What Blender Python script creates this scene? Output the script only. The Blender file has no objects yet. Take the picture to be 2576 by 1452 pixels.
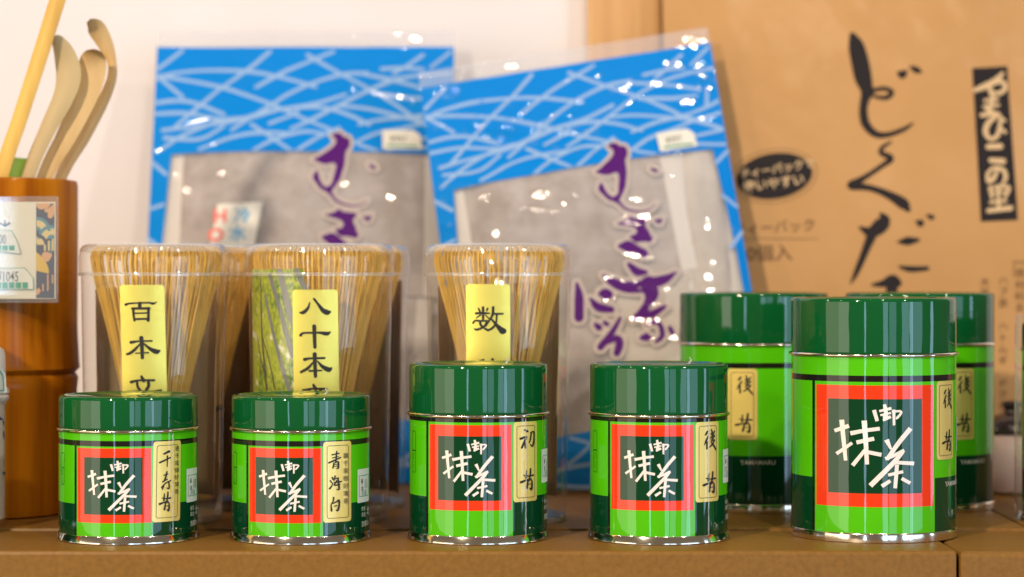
import bpy, bmesh, math, random
from mathutils import Vector, Matrix, noise
from mathutils.geometry import tessellate_polygon
R = math.radians
random.seed(7)
scene = bpy.context.scene
COL = scene.collection

# ------------------------------------------------------------------ camera
# metres; the shelf top is z = 0, the front row of tins stands on y = 0
F, HZ, CX, CH, CY = 6090.0, 690.0, 1288.0, 0.1174, -1.079
cam = bpy.data.objects.new('camera', bpy.data.cameras.new('camera'))
COL.objects.link(cam)
cam.location = (0, CY, CH)
cam.rotation_euler = (R(90), 0, 0)
cam.data.sensor_width = 36
cam.data.lens = 36 * F / 2576
cam.data.shift_y = -36 / 2576
cam.data.clip_start, cam.data.clip_end = 0.02, 50
cam.data.dof.use_dof = True
cam.data.dof.focus_distance = 1.062
cam.data.dof.aperture_fstop = 6.8
cam.data.dof.aperture_blades = 0
scene.camera = cam

# ------------------------------------------------------------------ world, lamps, exposure
world = bpy.data.worlds.new('World'); scene.world = world; world.use_nodes = True
bg = world.node_tree.nodes['Background']
bg.inputs[0].default_value = (1.0, 0.80, 0.58, 1); bg.inputs[1].default_value = 0.17

def lamp(name, az, el, d, power, color, size, shape='DISK', size_y=None, z0=0.09):
    l = bpy.data.lights.new(name, 'AREA'); l.energy = power; l.color = color; l.shape = shape; l.size = size
    if size_y: l.size_y = size_y
    o = bpy.data.objects.new(name, l); COL.objects.link(o)
    a, e = R(az), R(el)
    o.location = (d * math.sin(a) * math.cos(e), -d * math.cos(a) * math.cos(e), z0 + d * math.sin(e))
    tgt = Vector((0, 0.12, z0)) if el > 10 else Vector((0, 0.05, o.location.z))
    o.rotation_euler = (tgt - o.location).to_track_quat('-Z', 'Y').to_euler()
    return o
WARM = (1.0, 0.82, 0.61)
COOL = (0.48, 0.72, 1.0)
lamp('ceiling_spot', -27, 27, 1.9, 27.0, WARM, 0.075)
lamp('ceiling_spot', 47, 36, 1.8, 6.5, (1.0, 0.90, 0.80), 0.06)
lamp('ceiling_spot', 16, 48, 1.7, 6.5, WARM, 0.06)
lamp('ceiling_spot', -58, 42, 1.9, 3.5, WARM, 0.06)
lamp('ceiling_spot', -80, 34, 2.0, 2.2, WARM, 0.06)
lamp('ceiling_spot', -6, 56, 2.2, 1.6, WARM, 0.05)
lamp('ceiling_spot', 33, 58, 2.2, 1.3, WARM, 0.05)
lamp('ceiling_spot', -40, 57, 2.2, 1.3, WARM, 0.05)
# tall shop-front windows across the room, and lights standing in for a warm wall
def tall_light(az, d, w, radiance, col, h=1.15, z=0.02):
    lamp('window_or_wall_light', az, 0, d, 1.7 * radiance * math.pi * w * 1.6 * h, col, w * 1.6, 'RECTANGLE', h, z0=z)
tall_light(11, 3.2, 0.24, 2.6, COOL); tall_light(21, 3.2, 0.34, 1.5, COOL)
tall_light(39, 3.2, 0.34, 2.2, COOL); tall_light(47, 3.2, 0.16, 4.2, COOL); tall_light(56, 3.2, 0.55, 1.7, COOL)
tall_light(-17, 3.4, 0.09, 4.5, COOL)
tall_light(-48, 3.0, 0.50, 1.9, (1.0, 0.90, 0.74)); tall_light(-66, 3.0, 0.70, 1.3, (1.0, 0.86, 0.66))  # warm pair added for the reflection of a bright wall, not windows
tall_light(80, 3.0, 0.16, 3.5, COOL)

vs = scene.view_settings
vs.view_transform = 'Standard'; vs.look = 'None'; vs.gamma = 1.0; vs.exposure = 0.0; vs.use_curve_mapping = False
scene.render.engine = 'CYCLES'
cy = scene.cycles
cy.use_denoising = True
cy.max_bounces = 10; cy.transparent_max_bounces = 40; cy.glossy_bounces = 5; cy.diffuse_bounces = 4
cy.caustics_reflective = False; cy.caustics_refractive = False
cy.sample_clamp_indirect = 4.0

# ------------------------------------------------------------------ helpers: materials
M = {}
def _nodes(name):
    m = bpy.data.materials.new(name); m.use_nodes = True
    nt = m.node_tree; nt.nodes.clear()
    out = nt.nodes.new('ShaderNodeOutputMaterial')
    M[name] = m
    return m, nt, out
def _noise(nt, scale, detail=4.0, stretch=(1, 1, 1), rough=0.55, dist=0.0, vary=False):
    tc = nt.nodes.new('ShaderNodeTexCoord'); mp = nt.nodes.new('ShaderNodeMapping'); mp.inputs['Scale'].default_value = stretch
    n = nt.nodes.new('ShaderNodeTexNoise'); n.inputs['Scale'].default_value = scale; n.inputs['Detail'].default_value = detail
    n.inputs['Roughness'].default_value = rough; n.inputs['Distortion'].default_value = dist
    nt.links.new(tc.outputs['Object'], mp.inputs[0]); nt.links.new(mp.outputs[0], n.inputs['Vector'])
    if vary:
        oi = nt.nodes.new('ShaderNodeObjectInfo'); m20 = nt.nodes.new('ShaderNodeMath'); m20.operation = 'MULTIPLY'; m20.inputs[1].default_value = 40
        n.noise_dimensions = '4D'; nt.links.new(oi.outputs['Random'], m20.inputs[0]); nt.links.new(m20.outputs[0], n.inputs['W'])
    return n
def _bump(nt, src, strength, dist=0.001):
    b = nt.nodes.new('ShaderNodeBump'); b.inputs['Strength'].default_value = strength; b.inputs['Distance'].default_value = dist
    nt.links.new(src, b.inputs['Height']); return b
def mat(name, color, rough=0.5, *, metal=0.0, coat=0.0, coat_rough=0.03, bump=None, coat_bump=None, tone=None, spec=0.5, rough_noise=None, sub=None, aniso=0.0, sheen=0.0):
    m, nt, out = _nodes(name)
    p = nt.nodes.new('ShaderNodeBsdfPrincipled')
    p.inputs['Base Color'].default_value = (*color, 1); p.inputs['Roughness'].default_value = rough; p.inputs['Metallic'].default_value = metal
    p.inputs['Coat Weight'].default_value = coat; p.inputs['Coat Roughness'].default_value = coat_rough; p.inputs['Specular IOR Level'].default_value = spec
    p.inputs['Sheen Weight'].default_value = sheen
    if sub: p.inputs['Subsurface Weight'].default_value = sub[0]; p.inputs['Subsurface Radius'].default_value = sub[1]; p.inputs['Subsurface Scale'].default_value = sub[2]
    if tone:  # (scale, stretch, second colour, low, high)
        n = _noise(nt, tone[0], 5.0, tone[1]); r = nt.nodes.new('ShaderNodeMapRange'); r.inputs['From Min'].default_value = tone[3]; r.inputs['From Max'].default_value = tone[4]
        mx = nt.nodes.new('ShaderNodeMix'); mx.data_type = 'RGBA'; mx.inputs['A'].default_value = (*color, 1); mx.inputs['B'].default_value = (*tone[2], 1)
        nt.links.new(n.outputs['Fac'], r.inputs['Value']); nt.links.new(r.outputs[0], mx.inputs['Factor']); nt.links.new(mx.outputs['Result'], p.inputs['Base Color'])
    if bump:  # (scale, stretch, strength, distance)
        b = _bump(nt, _noise(nt, bump[0], 4.0, bump[1]).outputs['Fac'], bump[2], bump[3]); nt.links.new(b.outputs[0], p.inputs['Normal'])
    if coat_bump:
        b = _bump(nt, _noise(nt, coat_bump[0], 0.3 if coat_bump is PK else 3.0, coat_bump[1], vary=coat_bump is FILM).outputs['Fac'], coat_bump[2], coat_bump[3]); nt.links.new(b.outputs[0], p.inputs['Coat Normal'])
    if rough_noise:
        n = _noise(nt, rough_noise[0], 5.0, rough_noise[1]); r = nt.nodes.new('ShaderNodeMapRange')
        r.inputs['To Min'].default_value = rough_noise[2]; r.inputs['To Max'].default_value = rough_noise[3]
        nt.links.new(n.outputs['Fac'], r.inputs['Value']); nt.links.new(r.outputs[0], p.inputs['Roughness'])
    nt.links.new(p.outputs[0], out.inputs['Surface'])
    return m
def clear(name, tint, rough=0.03, ior=1.45, bump=None, haze=0.0, hazecol=(.9, .9, .9), boost=1.0):
    """thin clear plastic: see-through with a Fresnel gloss, a little milky"""
    m, nt, out = _nodes(name)
    tr = nt.nodes.new('ShaderNodeBsdfTransparent'); tr.inputs[0].default_value = (*tint, 1)
    gl = nt.nodes.new('ShaderNodeBsdfGlossy'); gl.inputs['Roughness'].default_value = rough; gl.inputs['Color'].default_value = (1, 1, 1, 1)
    fr = nt.nodes.new('ShaderNodeLayerWeight'); fr.inputs['Blend'].default_value = .5
    pw = nt.nodes.new('ShaderNodeMath'); pw.operation = 'POWER'; pw.inputs[1].default_value = 5.0
    f0 = ((ior - 1) / (ior + 1)) ** 2 * boost
    mu = nt.nodes.new('ShaderNodeMath'); mu.operation = 'MULTIPLY_ADD'; mu.use_clamp = True; mu.inputs[1].default_value = .9 - f0; mu.inputs[2].default_value = f0
    nt.links.new(fr.outputs['Facing'], pw.inputs[0]); nt.links.new(pw.outputs[0], mu.inputs[0])
    mx = nt.nodes.new('ShaderNodeMixShader'); nt.links.new(mu.outputs[0], mx.inputs[0])
    base = tr.outputs[0]
    if haze > 0:
        df = nt.nodes.new('ShaderNodeBsdfDiffuse'); df.inputs[0].default_value = (*hazecol, 1)
        m2 = nt.nodes.new('ShaderNodeMixShader'); m2.inputs[0].default_value = haze
        nt.links.new(tr.outputs[0], m2.inputs[1]); nt.links.new(df.outputs[0], m2.inputs[2]); base = m2.outputs[0]
    nt.links.new(base, mx.inputs[1]); nt.links.new(gl.outputs[0], mx.inputs[2])
    if bump:
        b = _bump(nt, _noise(nt, bump[0], 0.3, bump[1]).outputs['Fac'], bump[2], bump[3])
        nt.links.new(b.outputs[0], gl.inputs['Normal']); nt.links.new(b.outputs[0], fr.inputs['Normal'])
    nt.links.new(mx.outputs[0], out.inputs['Surface'])
    return m

ONE = (1, 1, 1)
PK = (7, (1.0, 1, 2.0), 0.32, 0.008)
FILM = (70, (1, 1, 0.22), 0.15, 0.001)
mat('wall_plaster', (0.80, 0.76, 0.79), 0.85, bump=(60, ONE, 0.15, 0.002), tone=(9, ONE, (0.76, 0.72, 0.74), .35, .7))
mat('post_wood', (0.72, 0.42, 0.17), 0.5, tone=(30, (6, 6, .25), (0.60, 0.31, 0.11), .35, .7))
mat('board', (0.255, 0.122, 0.022), 0.50, spec=.2, coat=.12, coat_rough=.3, tone=(420, ONE, (0.205, 0.096, 0.016), .35, .68), bump=(420, ONE, 0.12, 0.0006))
mat('lid_green', (0.003, 0.092, 0.022), 0.22, coat=1.0, coat_rough=0.045, coat_bump=FILM, spec=0.0)
mat('leaf_green', (0.088, 0.55, 0.004), 0.35, coat=1.0, coat_rough=0.045, coat_bump=FILM, spec=0.0, tone=(22, ONE, (0.078, 0.49, 0.004), .35, .7))
mat('dark_green', (0.002, 0.048, 0.015), 0.3, coat=1.0, coat_rough=0.045, coat_bump=FILM, spec=0.0)
mat('tin_black', (0.012, 0.010, 0.008), 0.3, coat=1.0, coat_rough=0.045, coat_bump=FILM, spec=0.0)
mat('tin_red', (0.84, 0.047, 0.010), 0.35, coat=1.0, coat_rough=0.045, coat_bump=FILM, spec=0.0)
mat('tin_white', (0.84, 0.78, 0.72), 0.45, coat=0.6, coat_rough=0.03)
mat('tinplate', (0.84, 0.77, 0.64), 0.11, metal=1.0, bump=(300, ONE, 0.08, 0.0005))
mat('gold_paper', (0.93, 0.71, 0.20), 0.36, metal=0.42, coat=0.5, coat_rough=0.05, coat_bump=FILM, bump=(300, (.02, .02, 60), .5, .00005))
mat('ink', (0.014, 0.010, 0.008), 0.5)
mat('ink_brown', (0.05, 0.018, 0.008), 0.5)
mat('gold_foil', (0.92, 0.78, 0.16), 0.29, metal=0.62, bump=(300, (.02, .02, 60), .6, .00005))
mat('paper_white', (0.74, 0.72, 0.66), 0.6)
mat('price_ink', (0.10, 0.11, 0.11), 0.6)
mat('price_green', (0.06, 0.30, 0.20), 0.6)
mat('white_print', (0.62, 0.58, 0.48), 0.5)
mat('tine', (0.95, 0.62, 0.14), 0.45, spec=.2, tone=(300, (1, 1, .1), (0.85, 0.52, 0.11), .3, .7))
nt = M['tine'].node_tree; oi = nt.nodes.new('ShaderNodeObjectInfo'); hs = nt.nodes.new('ShaderNodeHueSaturation'); mr = nt.nodes.new('ShaderNodeMapRange')
mr.inputs['To Min'].default_value = .78; mr.inputs['To Max'].default_value = 1.05
pb = [n for n in nt.nodes if n.type == 'BSDF_PRINCIPLED'][0]; src = pb.inputs['Base Color'].links[0].from_socket
nt.links.new(oi.outputs['Random'], mr.inputs['Value']); nt.links.new(mr.outputs[0], hs.inputs['Value']); nt.links.new(src, hs.inputs['Color']); nt.links.new(hs.outputs[0], pb.inputs['Base Color'])
mat('handle_bamboo', (0.60, 0.36, 0.12), 0.4, tone=(120, (1, 1, .08), (0.46, 0.25, 0.07), .3, .7))
mat('thread', (0.02, 0.016, 0.014), 0.7)
mat('leaflet_paper', (0.50, 0.38, 0.24), 0.7, spec=.1)
mat('added_sheet_brown', (0.20, 0.105, 0.045), 0.7, spec=.1)  # for the brown sheets added to darken the gaps between tubs
mat('leaflet_ink', (0.25, 0.18, 0.11), 0.7)
clear('tub_plastic', (0.975, 0.97, 0.955), 0.03, 1.50, haze=0.015, bump=(35, (1, 1, .3), 0.10, 0.001), boost=0.9)
clear('tub_edge', (0.90, 0.90, 0.90), 0.05, 1.6, haze=0.22, boost=1.6)
clear('pack_film', (0.97, 0.97, 0.97), 0.035, 1.42, haze=0.16, hazecol=(.82, .84, .96), bump=(7, (1.0, 1, 2.0), 0.32, 0.008))
clear('film_tip', (0.93, 0.93, 0.92), 0.05, 1.5, haze=0.25)
clear('acrylic', (0.95, 0.95, 0.94), 0.02, 1.5, haze=0.05)
mat('pack_blue', (0.001, 0.22, 0.70), 0.42, coat=0.6, coat_rough=0.03, coat_bump=PK, spec=0.05)
mat('pack_line', (0.28, 0.45, 0.75), 0.42, coat=0.6, coat_rough=0.03, coat_bump=PK, spec=0.05)
mat('pack_halo', (0.52, 0.45, 0.42), 0.42, coat=0.6, coat_rough=0.03, coat_bump=PK, spec=0.05)
mat('pack_purple', (0.085, 0.012, 0.165), 0.42, coat=0.6, coat_rough=0.03, coat_bump=PK, spec=0.05)
mat('hot_red', (0.78, 0.14, 0.12), 0.5)
mat('cold_blue', (0.10, 0.40, 0.68), 0.5)
mat('tea_cloth', (0.48, 0.415, 0.38), 0.9, spec=.1, tone=(55, ONE, (0.30, 0.235, 0.185), .34, .66), bump=(700, ONE, 0.4, 0.0008), sheen=.2)
mat('tea_pale', (0.60, 0.53, 0.46), 0.9, spec=.1, tone=(40, ONE, (0.48, 0.41, 0.34), .38, .66), bump=(500, ONE, 0.4, 0.0008))
mat('tea_seal', (0.70, 0.64, 0.58), 0.85, bump=(500, ONE, 0.3, 0.0006))
mat('kraft', (0.53, 0.295, 0.122), 0.55, spec=.12, coat=0.10, coat_rough=0.25, tone=(14, ONE, (0.48, 0.26, 0.10), .35, .7), bump=(16, ONE, 0.3, 0.006), coat_bump=(16, ONE, .5, .006))
mat('kraft_ink', (0.018, 0.014, 0.016), 0.6, spec=.15)
mat('kraft_grey', (0.15, 0.080, 0.040), 0.6, spec=.15)
mat('kraft_light', (0.62, 0.42, 0.22), 0.55)
mat('pot_bamboo', (0.54, 0.185, 0.004), 0.40, spec=.05, coat=0.12, coat_rough=0.08, tone=(90, (1, 1, .05), (0.27, 0.065, 0.002), .36, .66), bump=(260, (1, 1, .04), 0.12, 0.0008))
mat('pot_inside', (0.40, 0.24, 0.10), 0.6)
mat('scoop_yellow', (0.76, 0.48, 0.10), 0.45, tone=(90, (1, 1, .15), (0.58, 0.33, 0.06), .3, .7))
mat('scoop_grey', (0.56, 0.42, 0.21), 0.5, tone=(60, (1, 1, .2), (0.48, 0.35, 0.17), .3, .7))
mat('scoop_tan', (0.74, 0.52, 0.24), 0.5, tone=(60, (1, 1, .2), (0.54, 0.33, 0.12), .3, .7))
mat('bamboo_green', (0.14, 0.26, 0.015), 0.5)
mat('card_cream', (0.78, 0.72, 0.60), 0.6)
mat('navy', (0.045, 0.06, 0.12), 0.6)
mat('teal', (0.08, 0.25, 0.33), 0.6)
mat('cream_yellow', (0.72, 0.56, 0.26), 0.6)
mat('yellow', (0.72, 0.46, 0.07), 0.6)
mat('peach', (0.70, 0.38, 0.20), 0.6)
mat('bottle_white', (0.72, 0.69, 0.63), 0.35, coat=.5)
mat('bottle_blue', (0.05, 0.09, 0.20), 0.4)
mat('jar_pink', (0.70, 0.50, 0.45), 0.5)
mat('jar_plum', (0.035, 0.018, 0.022), 0.25, coat=.5)
mat('trunk_grey', (0.20, 0.20, 0.19), 0.5, coat=.3)
mat('trunk_brown', (0.10, 0.065, 0.03), 0.5, coat=.3)
# printed photograph of a bamboo grove: leaf greens, sunlit yellow, pale sky flecks
m, nt, out = _nodes('grove_print')
p = nt.nodes.new('ShaderNodeBsdfPrincipled'); p.inputs['Roughness'].default_value = .35; p.inputs['Coat Weight'].default_value = .4
n1 = _noise(nt, 700, 6, (1, 1, .6)); n2 = _noise(nt, 60, 3, (1, 1, .5)); n3 = _noise(nt, 130, 7, ONE)
r1 = nt.nodes.new('ShaderNodeValToRGB'); e = r1.color_ramp.elements
e[0].position = .34; e[0].color = (.035, .10, .012, 1); e[1].position = .62; e[1].color = (.42, .46, .03, 1)
e2 = r1.color_ramp.elements.new(.48); e2.color = (.15, .26, .02, 1)
r2 = nt.nodes.new('ShaderNodeValToRGB'); e = r2.color_ramp.elements
e[0].position = .42; e[0].color = (0, 0, 0, 1); e[1].position = .60; e[1].color = (1, 1, 1, 1)
mx = nt.nodes.new('ShaderNodeMix'); mx.data_type = 'RGBA'; mx.inputs['B'].default_value = (.55, .56, .06, 1)
sc_ = nt.nodes.new('ShaderNodeMath'); sc_.operation = 'MULTIPLY'; sc_.inputs[1].default_value = .55
r3 = nt.nodes.new('ShaderNodeValToRGB'); e = r3.color_ramp.elements
e[0].position = .60; e[0].color = (0, 0, 0, 1); e[1].position = .68; e[1].color = (1, 1, 1, 1)
mx2 = nt.nodes.new('ShaderNodeMix'); mx2.data_type = 'RGBA'; mx2.inputs['B'].default_value = (.80, .78, .62, 1)
L = nt.links.new
L(n1.outputs['Fac'], r1.inputs[0]); L(n2.outputs['Fac'], r2.inputs[0]); L(r2.outputs[0], sc_.inputs[0]); L(sc_.outputs[0], mx.inputs['Factor']); L(r1.outputs[0], mx.inputs['A'])
L(n3.outputs['Fac'], r3.inputs[0]); L(r3.outputs[0], mx2.inputs['Factor']); L(mx.outputs['Result'], mx2.inputs['A']); L(mx2.outputs['Result'], p.inputs['Base Color'])
L(p.outputs[0], out.inputs['Surface'])

# ------------------------------------------------------------------ helpers: objects
def at(px, py, D):
    return Vector(((px - CX) / F * D, CY + D, CH - (py - HZ) / F * D))
def link(name, me, parent=None):
    o = bpy.data.objects.new(name, me); COL.objects.link(o)
    if parent: o.parent = parent
    return o
def tag(o, label=None, cat=None, group=None, kind=None):
    if label: o['label'] = label
    if cat: o['category'] = cat
    if group: o['group'] = group
    if kind: o['kind'] = kind
    return o
def thing(name, label, cat, loc=(0, 0, 0), rz=0.0, group=None):
    o = link(name, None); o.location = loc; o.rotation_euler = (0, 0, rz); o.empty_display_size = 0.01
    return tag(o, label, cat, group)
def mesh(name, verts, faces, mats, parent=None, smooth=True, idx=None):
    me = bpy.data.meshes.new(name); me.from_pydata([tuple(v) for v in verts], [], faces)
    for k in (mats if isinstance(mats, (list, tuple)) else [mats]): me.materials.append(M[k])
    if idx: me.polygons.foreach_set('material_index', idx)
    if smooth: me.polygons.foreach_set('use_smooth', [True] * len(me.polygons))
    me.update()
    return link(name, me, parent)
def lathe(name, prof, mats, parent=None, seg=72, wob=None, sharp=True, idx=None):
    """profile of (radius, z) turned about z; sharp profile corners are split"""
    verts, faces, mi = [], [], []
    rows = []
    for i, (r, z) in enumerate(prof):
        row = []
        for k in range(seg):
            a = 2 * math.pi * k / seg
            rr = r + (wob(a, z) if wob and r > 0 else 0)
            row.append(len(verts)); verts.append((rr * math.sin(a), -rr * math.cos(a), z))
        rows.append(row)
    for i in range(len(prof) - 1):
        for k in range(seg):
            j = (k + 1) % seg
            faces.append((rows[i][k], rows[i][j], rows[i + 1][j], rows[i + 1][k])); mi.append(idx[i] if idx else 0)
    o = mesh(name, verts, faces, mats, parent, True, mi)
    bm = bmesh.new(); bm.from_mesh(o.data); bmesh.ops.remove_doubles(bm, verts=bm.verts, dist=1e-7)
    bmesh.ops.recalc_face_normals(bm, faces=bm.faces)
    if sharp:
        for e in bm.edges:
            if len(e.link_faces) == 2 and e.calc_face_angle(0) > R(38): e.smooth = False
    bm.to_mesh(o.data); bm.free()
    return o
def box(name, lo, hi, matname, parent=None, bev=0.001, jit=0.0):
    bm = bmesh.new(); bmesh.ops.create_cube(bm, size=1)
    for v in bm.verts:
        v.co = Vector([lo[i] + (v.co[i] + .5) * (hi[i] - lo[i]) for i in range(3)])
    if bev > 0: bmesh.ops.bevel(bm, geom=bm.edges[:], offset=bev, segments=2, profile=.6, affect='EDGES')
    me = bpy.data.meshes.new(name); bm.to_mesh(me); bm.free(); me.materials.append(M[matname])
    return link(name, me, parent)

_txt = {}
def text_mesh(body, bold=0.0):
    key = (body, bold)
    if key not in _txt:
        c = bpy.data.curves.new('t', 'FONT'); c.body = body; c.size = 1; c.offset = bold; c.resolution_u = 3
        o = bpy.data.objects.new('t', c); COL.objects.link(o)
        me = bpy.data.meshes.new_from_object(o.evaluated_get(bpy.context.evaluated_depsgraph_get()))
        _txt[key] = ([(v.co.x, v.co.y) for v in me.vertices], [tuple(p.vertices) for p in me.polygons])
        bpy.data.objects.remove(o); bpy.data.curves.remove(c); bpy.data.meshes.remove(me)
    return _txt[key]

def spline(pts, n=6):
    """Catmull-Rom through (x, y, w) points"""
    if len(pts) == 2: pts = [pts[0], tuple((a + b) / 2 for a, b in zip(*pts)), pts[1]]
    P = [tuple(2 * a - b for a, b in zip(pts[0], pts[1]))] + list(pts) + [tuple(2 * a - b for a, b in zip(pts[-1], pts[-2]))]
    out = []
    for i in range(1, len(P) - 2):
        for k in range(n):
            t = k / n
            out.append(tuple(.5 * (2 * b + (c - a) * t + (2 * a - 5 * b + 4 * c - d) * t * t + (3 * b - a - 3 * c + d) * t ** 3) for a, b, c, d in zip(P[i - 1], P[i], P[i + 1], P[i + 2])))
    out.append(tuple(pts[-1]))
    return out

class Flat:
    """flat artwork: strokes, filled outlines and type, laid on a surface by a mapping"""
    def __init__(self, conv=None): self.v, self.f, self.n, self.conv = [], [], 0, conv or (lambda x, y: (x, y))
    def _add(self, pts, faces):
        b = len(self.v)
        for x, y in pts: self.v.append((*self.conv(x, y), self.n))
        self.f += [tuple(i + b for i in q) for q in faces]; self.n += 1
    def stroke(self, pts, extra=0.0, flat=False, n=6, k=1.0):
        s = spline([(p[0], p[1], p[2] if len(p) > 2 else 10) for p in pts], n)
        vs_, fs = [], []
        L_ = len(s)
        for i, (x, y, w) in enumerate(s):
            a, b = s[max(i - 1, 0)], s[min(i + 1, L_ - 1)]
            dx, dy = b[0] - a[0], b[1] - a[1]; d = math.hypot(dx, dy) or 1
            h = max(w * k, .5) / 2 + extra; nx, ny = -dy / d * h, dx / d * h
            vs_ += [(x + nx, y + ny), (x - nx, y - ny)]
        fs = [(2 * i, 2 * i + 1, 2 * i + 3, 2 * i + 2) for i in range(L_ - 1)]
        if not flat:
            for end in (0, L_ - 1):
                x, y, w = s[end]; o_ = s[1] if end == 0 else s[-2]
                dx, dy = x - o_[0], y - o_[1]; a0 = math.atan2(dy, dx); h = max(w * k, .5) / 2 + extra
                c = len(vs_); vs_.append((x, y))
                m_ = 6
                for q in range(m_ + 1):
                    a = a0 - math.pi / 2 + math.pi * q / m_; vs_.append((x + h * math.cos(a), y + h * math.sin(a)))
                fs += [(c, c + 1 + q, c + 2 + q) for q in range(m_)]
        self._add(vs_, fs)
    def poly(self, pts, smooth=0):
        if smooth:
            c = pts + pts[:1]; c = [(x, y, 0) for x, y in c]
            P = [c[-2]] + c + [c[1]]; o = []
            for i in range(1, len(P) - 2):
                for k in range(smooth):
                    t = k / smooth
                    o.append(tuple(.5 * (2 * b + (c_ - a) * t + (2 * a - 5 * b + 4 * c_ - d) * t * t + (3 * b - a - 3 * c_ + d) * t ** 3) for a, b, c_, d in zip(P[i - 1], P[i], P[i + 1], P[i + 2]))[:2])
            pts = o
        tri = tessellate_polygon([[Vector((x, y, 0)) for x, y in pts]])
        self._add(pts, [tuple(t) for t in tri])
    def outline(self, pts, w):
        c = pts + pts[:1]
        for a, b in zip(c, c[1:]): self.stroke([(a[0], a[1], w), (b[0], b[1], w)], n=1)
    def rect(self, x0, y0, x1, y1): self.poly([(x0, y0), (x1, y0), (x1, y1), (x0, y1)])
    def rrect(self, x0, y0, x1, y1, r, n=5): self.poly(rr_pts(x0, y0, x1, y1, r, n))
    def frame(self, x0, y0, x1, y1, r, w, n=5):
        a = rr_pts(x0, y0, x1, y1, r, n); b = rr_pts(x0 + w, y0 + w, x1 - w, y1 - w, max(r - w, w * .1), n); k = len(a)
        self._add(a + b, [(i, (i + 1) % k, k + (i + 1) % k, k + i) for i in range(k)])
    def ellipse(self, x, y, rx, ry, rot=0, n=28, r0=0.0):
        pts = []
        for s in ((1, r0) if r0 else (1,)):
            for i in range(n):
                a = 2 * math.pi * i / n; u, v = rx * s * math.cos(a), ry * s * math.sin(a)
                pts.append((x + u * math.cos(rot) - v * math.sin(rot), y + u * math.sin(rot) + v * math.cos(rot)))
        if r0: self._add(pts, [(i, (i + 1) % n, n + (i + 1) % n, n + i) for i in range(n)])
        else: self._add(pts, [tuple(range(n))])
    def text(self, body, x, y, size, up=1, bold=0.0, rot=0.0, sx=1.0, vertical=False, gap=1.05):
        """x, y = left end of the base line (up = -1 when y grows downwards)"""
        if vertical:
            for i, ch in enumerate(body):
                if ch != ' ': self.text(ch, x, y - up * i * size * gap, size, up, bold, rot, sx)
            return
        v, f = text_mesh(body, bold); c, s = math.cos(rot), math.sin(rot)
        self._add([(x + (a * sx * c - b * s) * size, y + up * (a * sx * s + b * c) * size) for a, b in v], f)
    def build(self, name, matname, mapper, parent, off=0.00012, step=None, eps=0.000012, smooth=False):
        bm = bmesh.new()
        lay = bm.verts.layers.float.new('l')
        vs_ = [bm.verts.new((x, y, 0)) for x, y, l in self.v]
        for q, (x, y, l) in zip(vs_, self.v): q[lay] = l
        for f in self.f:
            try: bm.faces.new([vs_[i] for i in f])
            except ValueError: pass
        if step:
            sx, sy = step
            for ax, st in ((0, sx), (1, sy)):
                if not st: continue
                c = [v.co[ax] for v in bm.verts]; a, b = min(c), max(c)
                k = math.floor(a / st) + 1
                nrm = Vector((1, 0, 0)) if ax == 0 else Vector((0, 1, 0))
                while k * st < b:
                    bmesh.ops.bisect_plane(bm, geom=bm.verts[:] + bm.edges[:] + bm.faces[:], plane_co=nrm * (k * st), plane_no=nrm, dist=1e-9)
                    k += 1
        bm.normal_update()
        for f in bm.faces:
            if f.normal.z < 0: f.normal_flip()
        for v in bm.verts: v.co = Vector(mapper(v.co.x, v.co.y, off + v[lay] * eps))
        if smooth:
            for f in bm.faces: f.smooth = True
        me = bpy.data.meshes.new(name); bm.to_mesh(me); bm.free(); me.materials.append(M[matname])
        return link(name, me, parent)
def rr_pts(x0, y0, x1, y1, r, n=5):
    o = []
    for cx, cy_, a0 in ((x1 - r, y1 - r, 0), (x0 + r, y1 - r, 90), (x0 + r, y0 + r, 180), (x1 - r, y0 + r, 270)):
        for i in range(n + 1):
            a = R(a0 + 90 * i / n); o.append((cx + r * math.cos(a), cy_ + r * math.sin(a)))
    return o
def cyl(rad):
    return lambda s, z, o: ((rad + o) * math.sin(s / rad), -(rad + o) * math.cos(s / rad), z)

# ------------------------------------------------------------------ the setting
YW = 1.432 + CY
def wall_mesh():
    n, mh = 30, 20; v, f = [], []
    for j in range(mh + 1):
        for i in range(n + 1):
            v.append((-.75 + 1.5 * i / n, YW, -.06 + .75 * j / mh))
    f = [(j * (n + 1) + i, j * (n + 1) + i + 1, (j + 1) * (n + 1) + i + 1, (j + 1) * (n + 1) + i) for j in range(mh) for i in range(n)]
    return mesh('wall', v, f, 'wall_plaster', None, True)
tag(wall_mesh(), kind='structure')
tag(box('wooden_post', (.0444, YW - .016, -.05), (.0872, YW - .0005, .69), 'post_wood', bev=.0015), kind='structure')
ST = .0012     # the rear boards stand a little proud of the front ones
shelf = link('shelf', None); tag(shelf, kind='structure')
yf = 1.027 + CY; ym = 1.108 + CY
box('board', (-.55, yf, -.06), (.1888, ym, 0), 'board', shelf, bev=.0016)
box('board', (.1900, yf - .0006, -.06), (.60, ym - .0004, -.0003), 'board', shelf, bev=.0022)
box('board', (-.55, ym + .0006, -.06), (.2365, YW - .001, ST), 'board', shelf, bev=.0016)
box('board', (.2375, ym + .0009, -.06), (.60, YW - .001, ST - .0002), 'board', shelf, bev=.0016)

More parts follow.
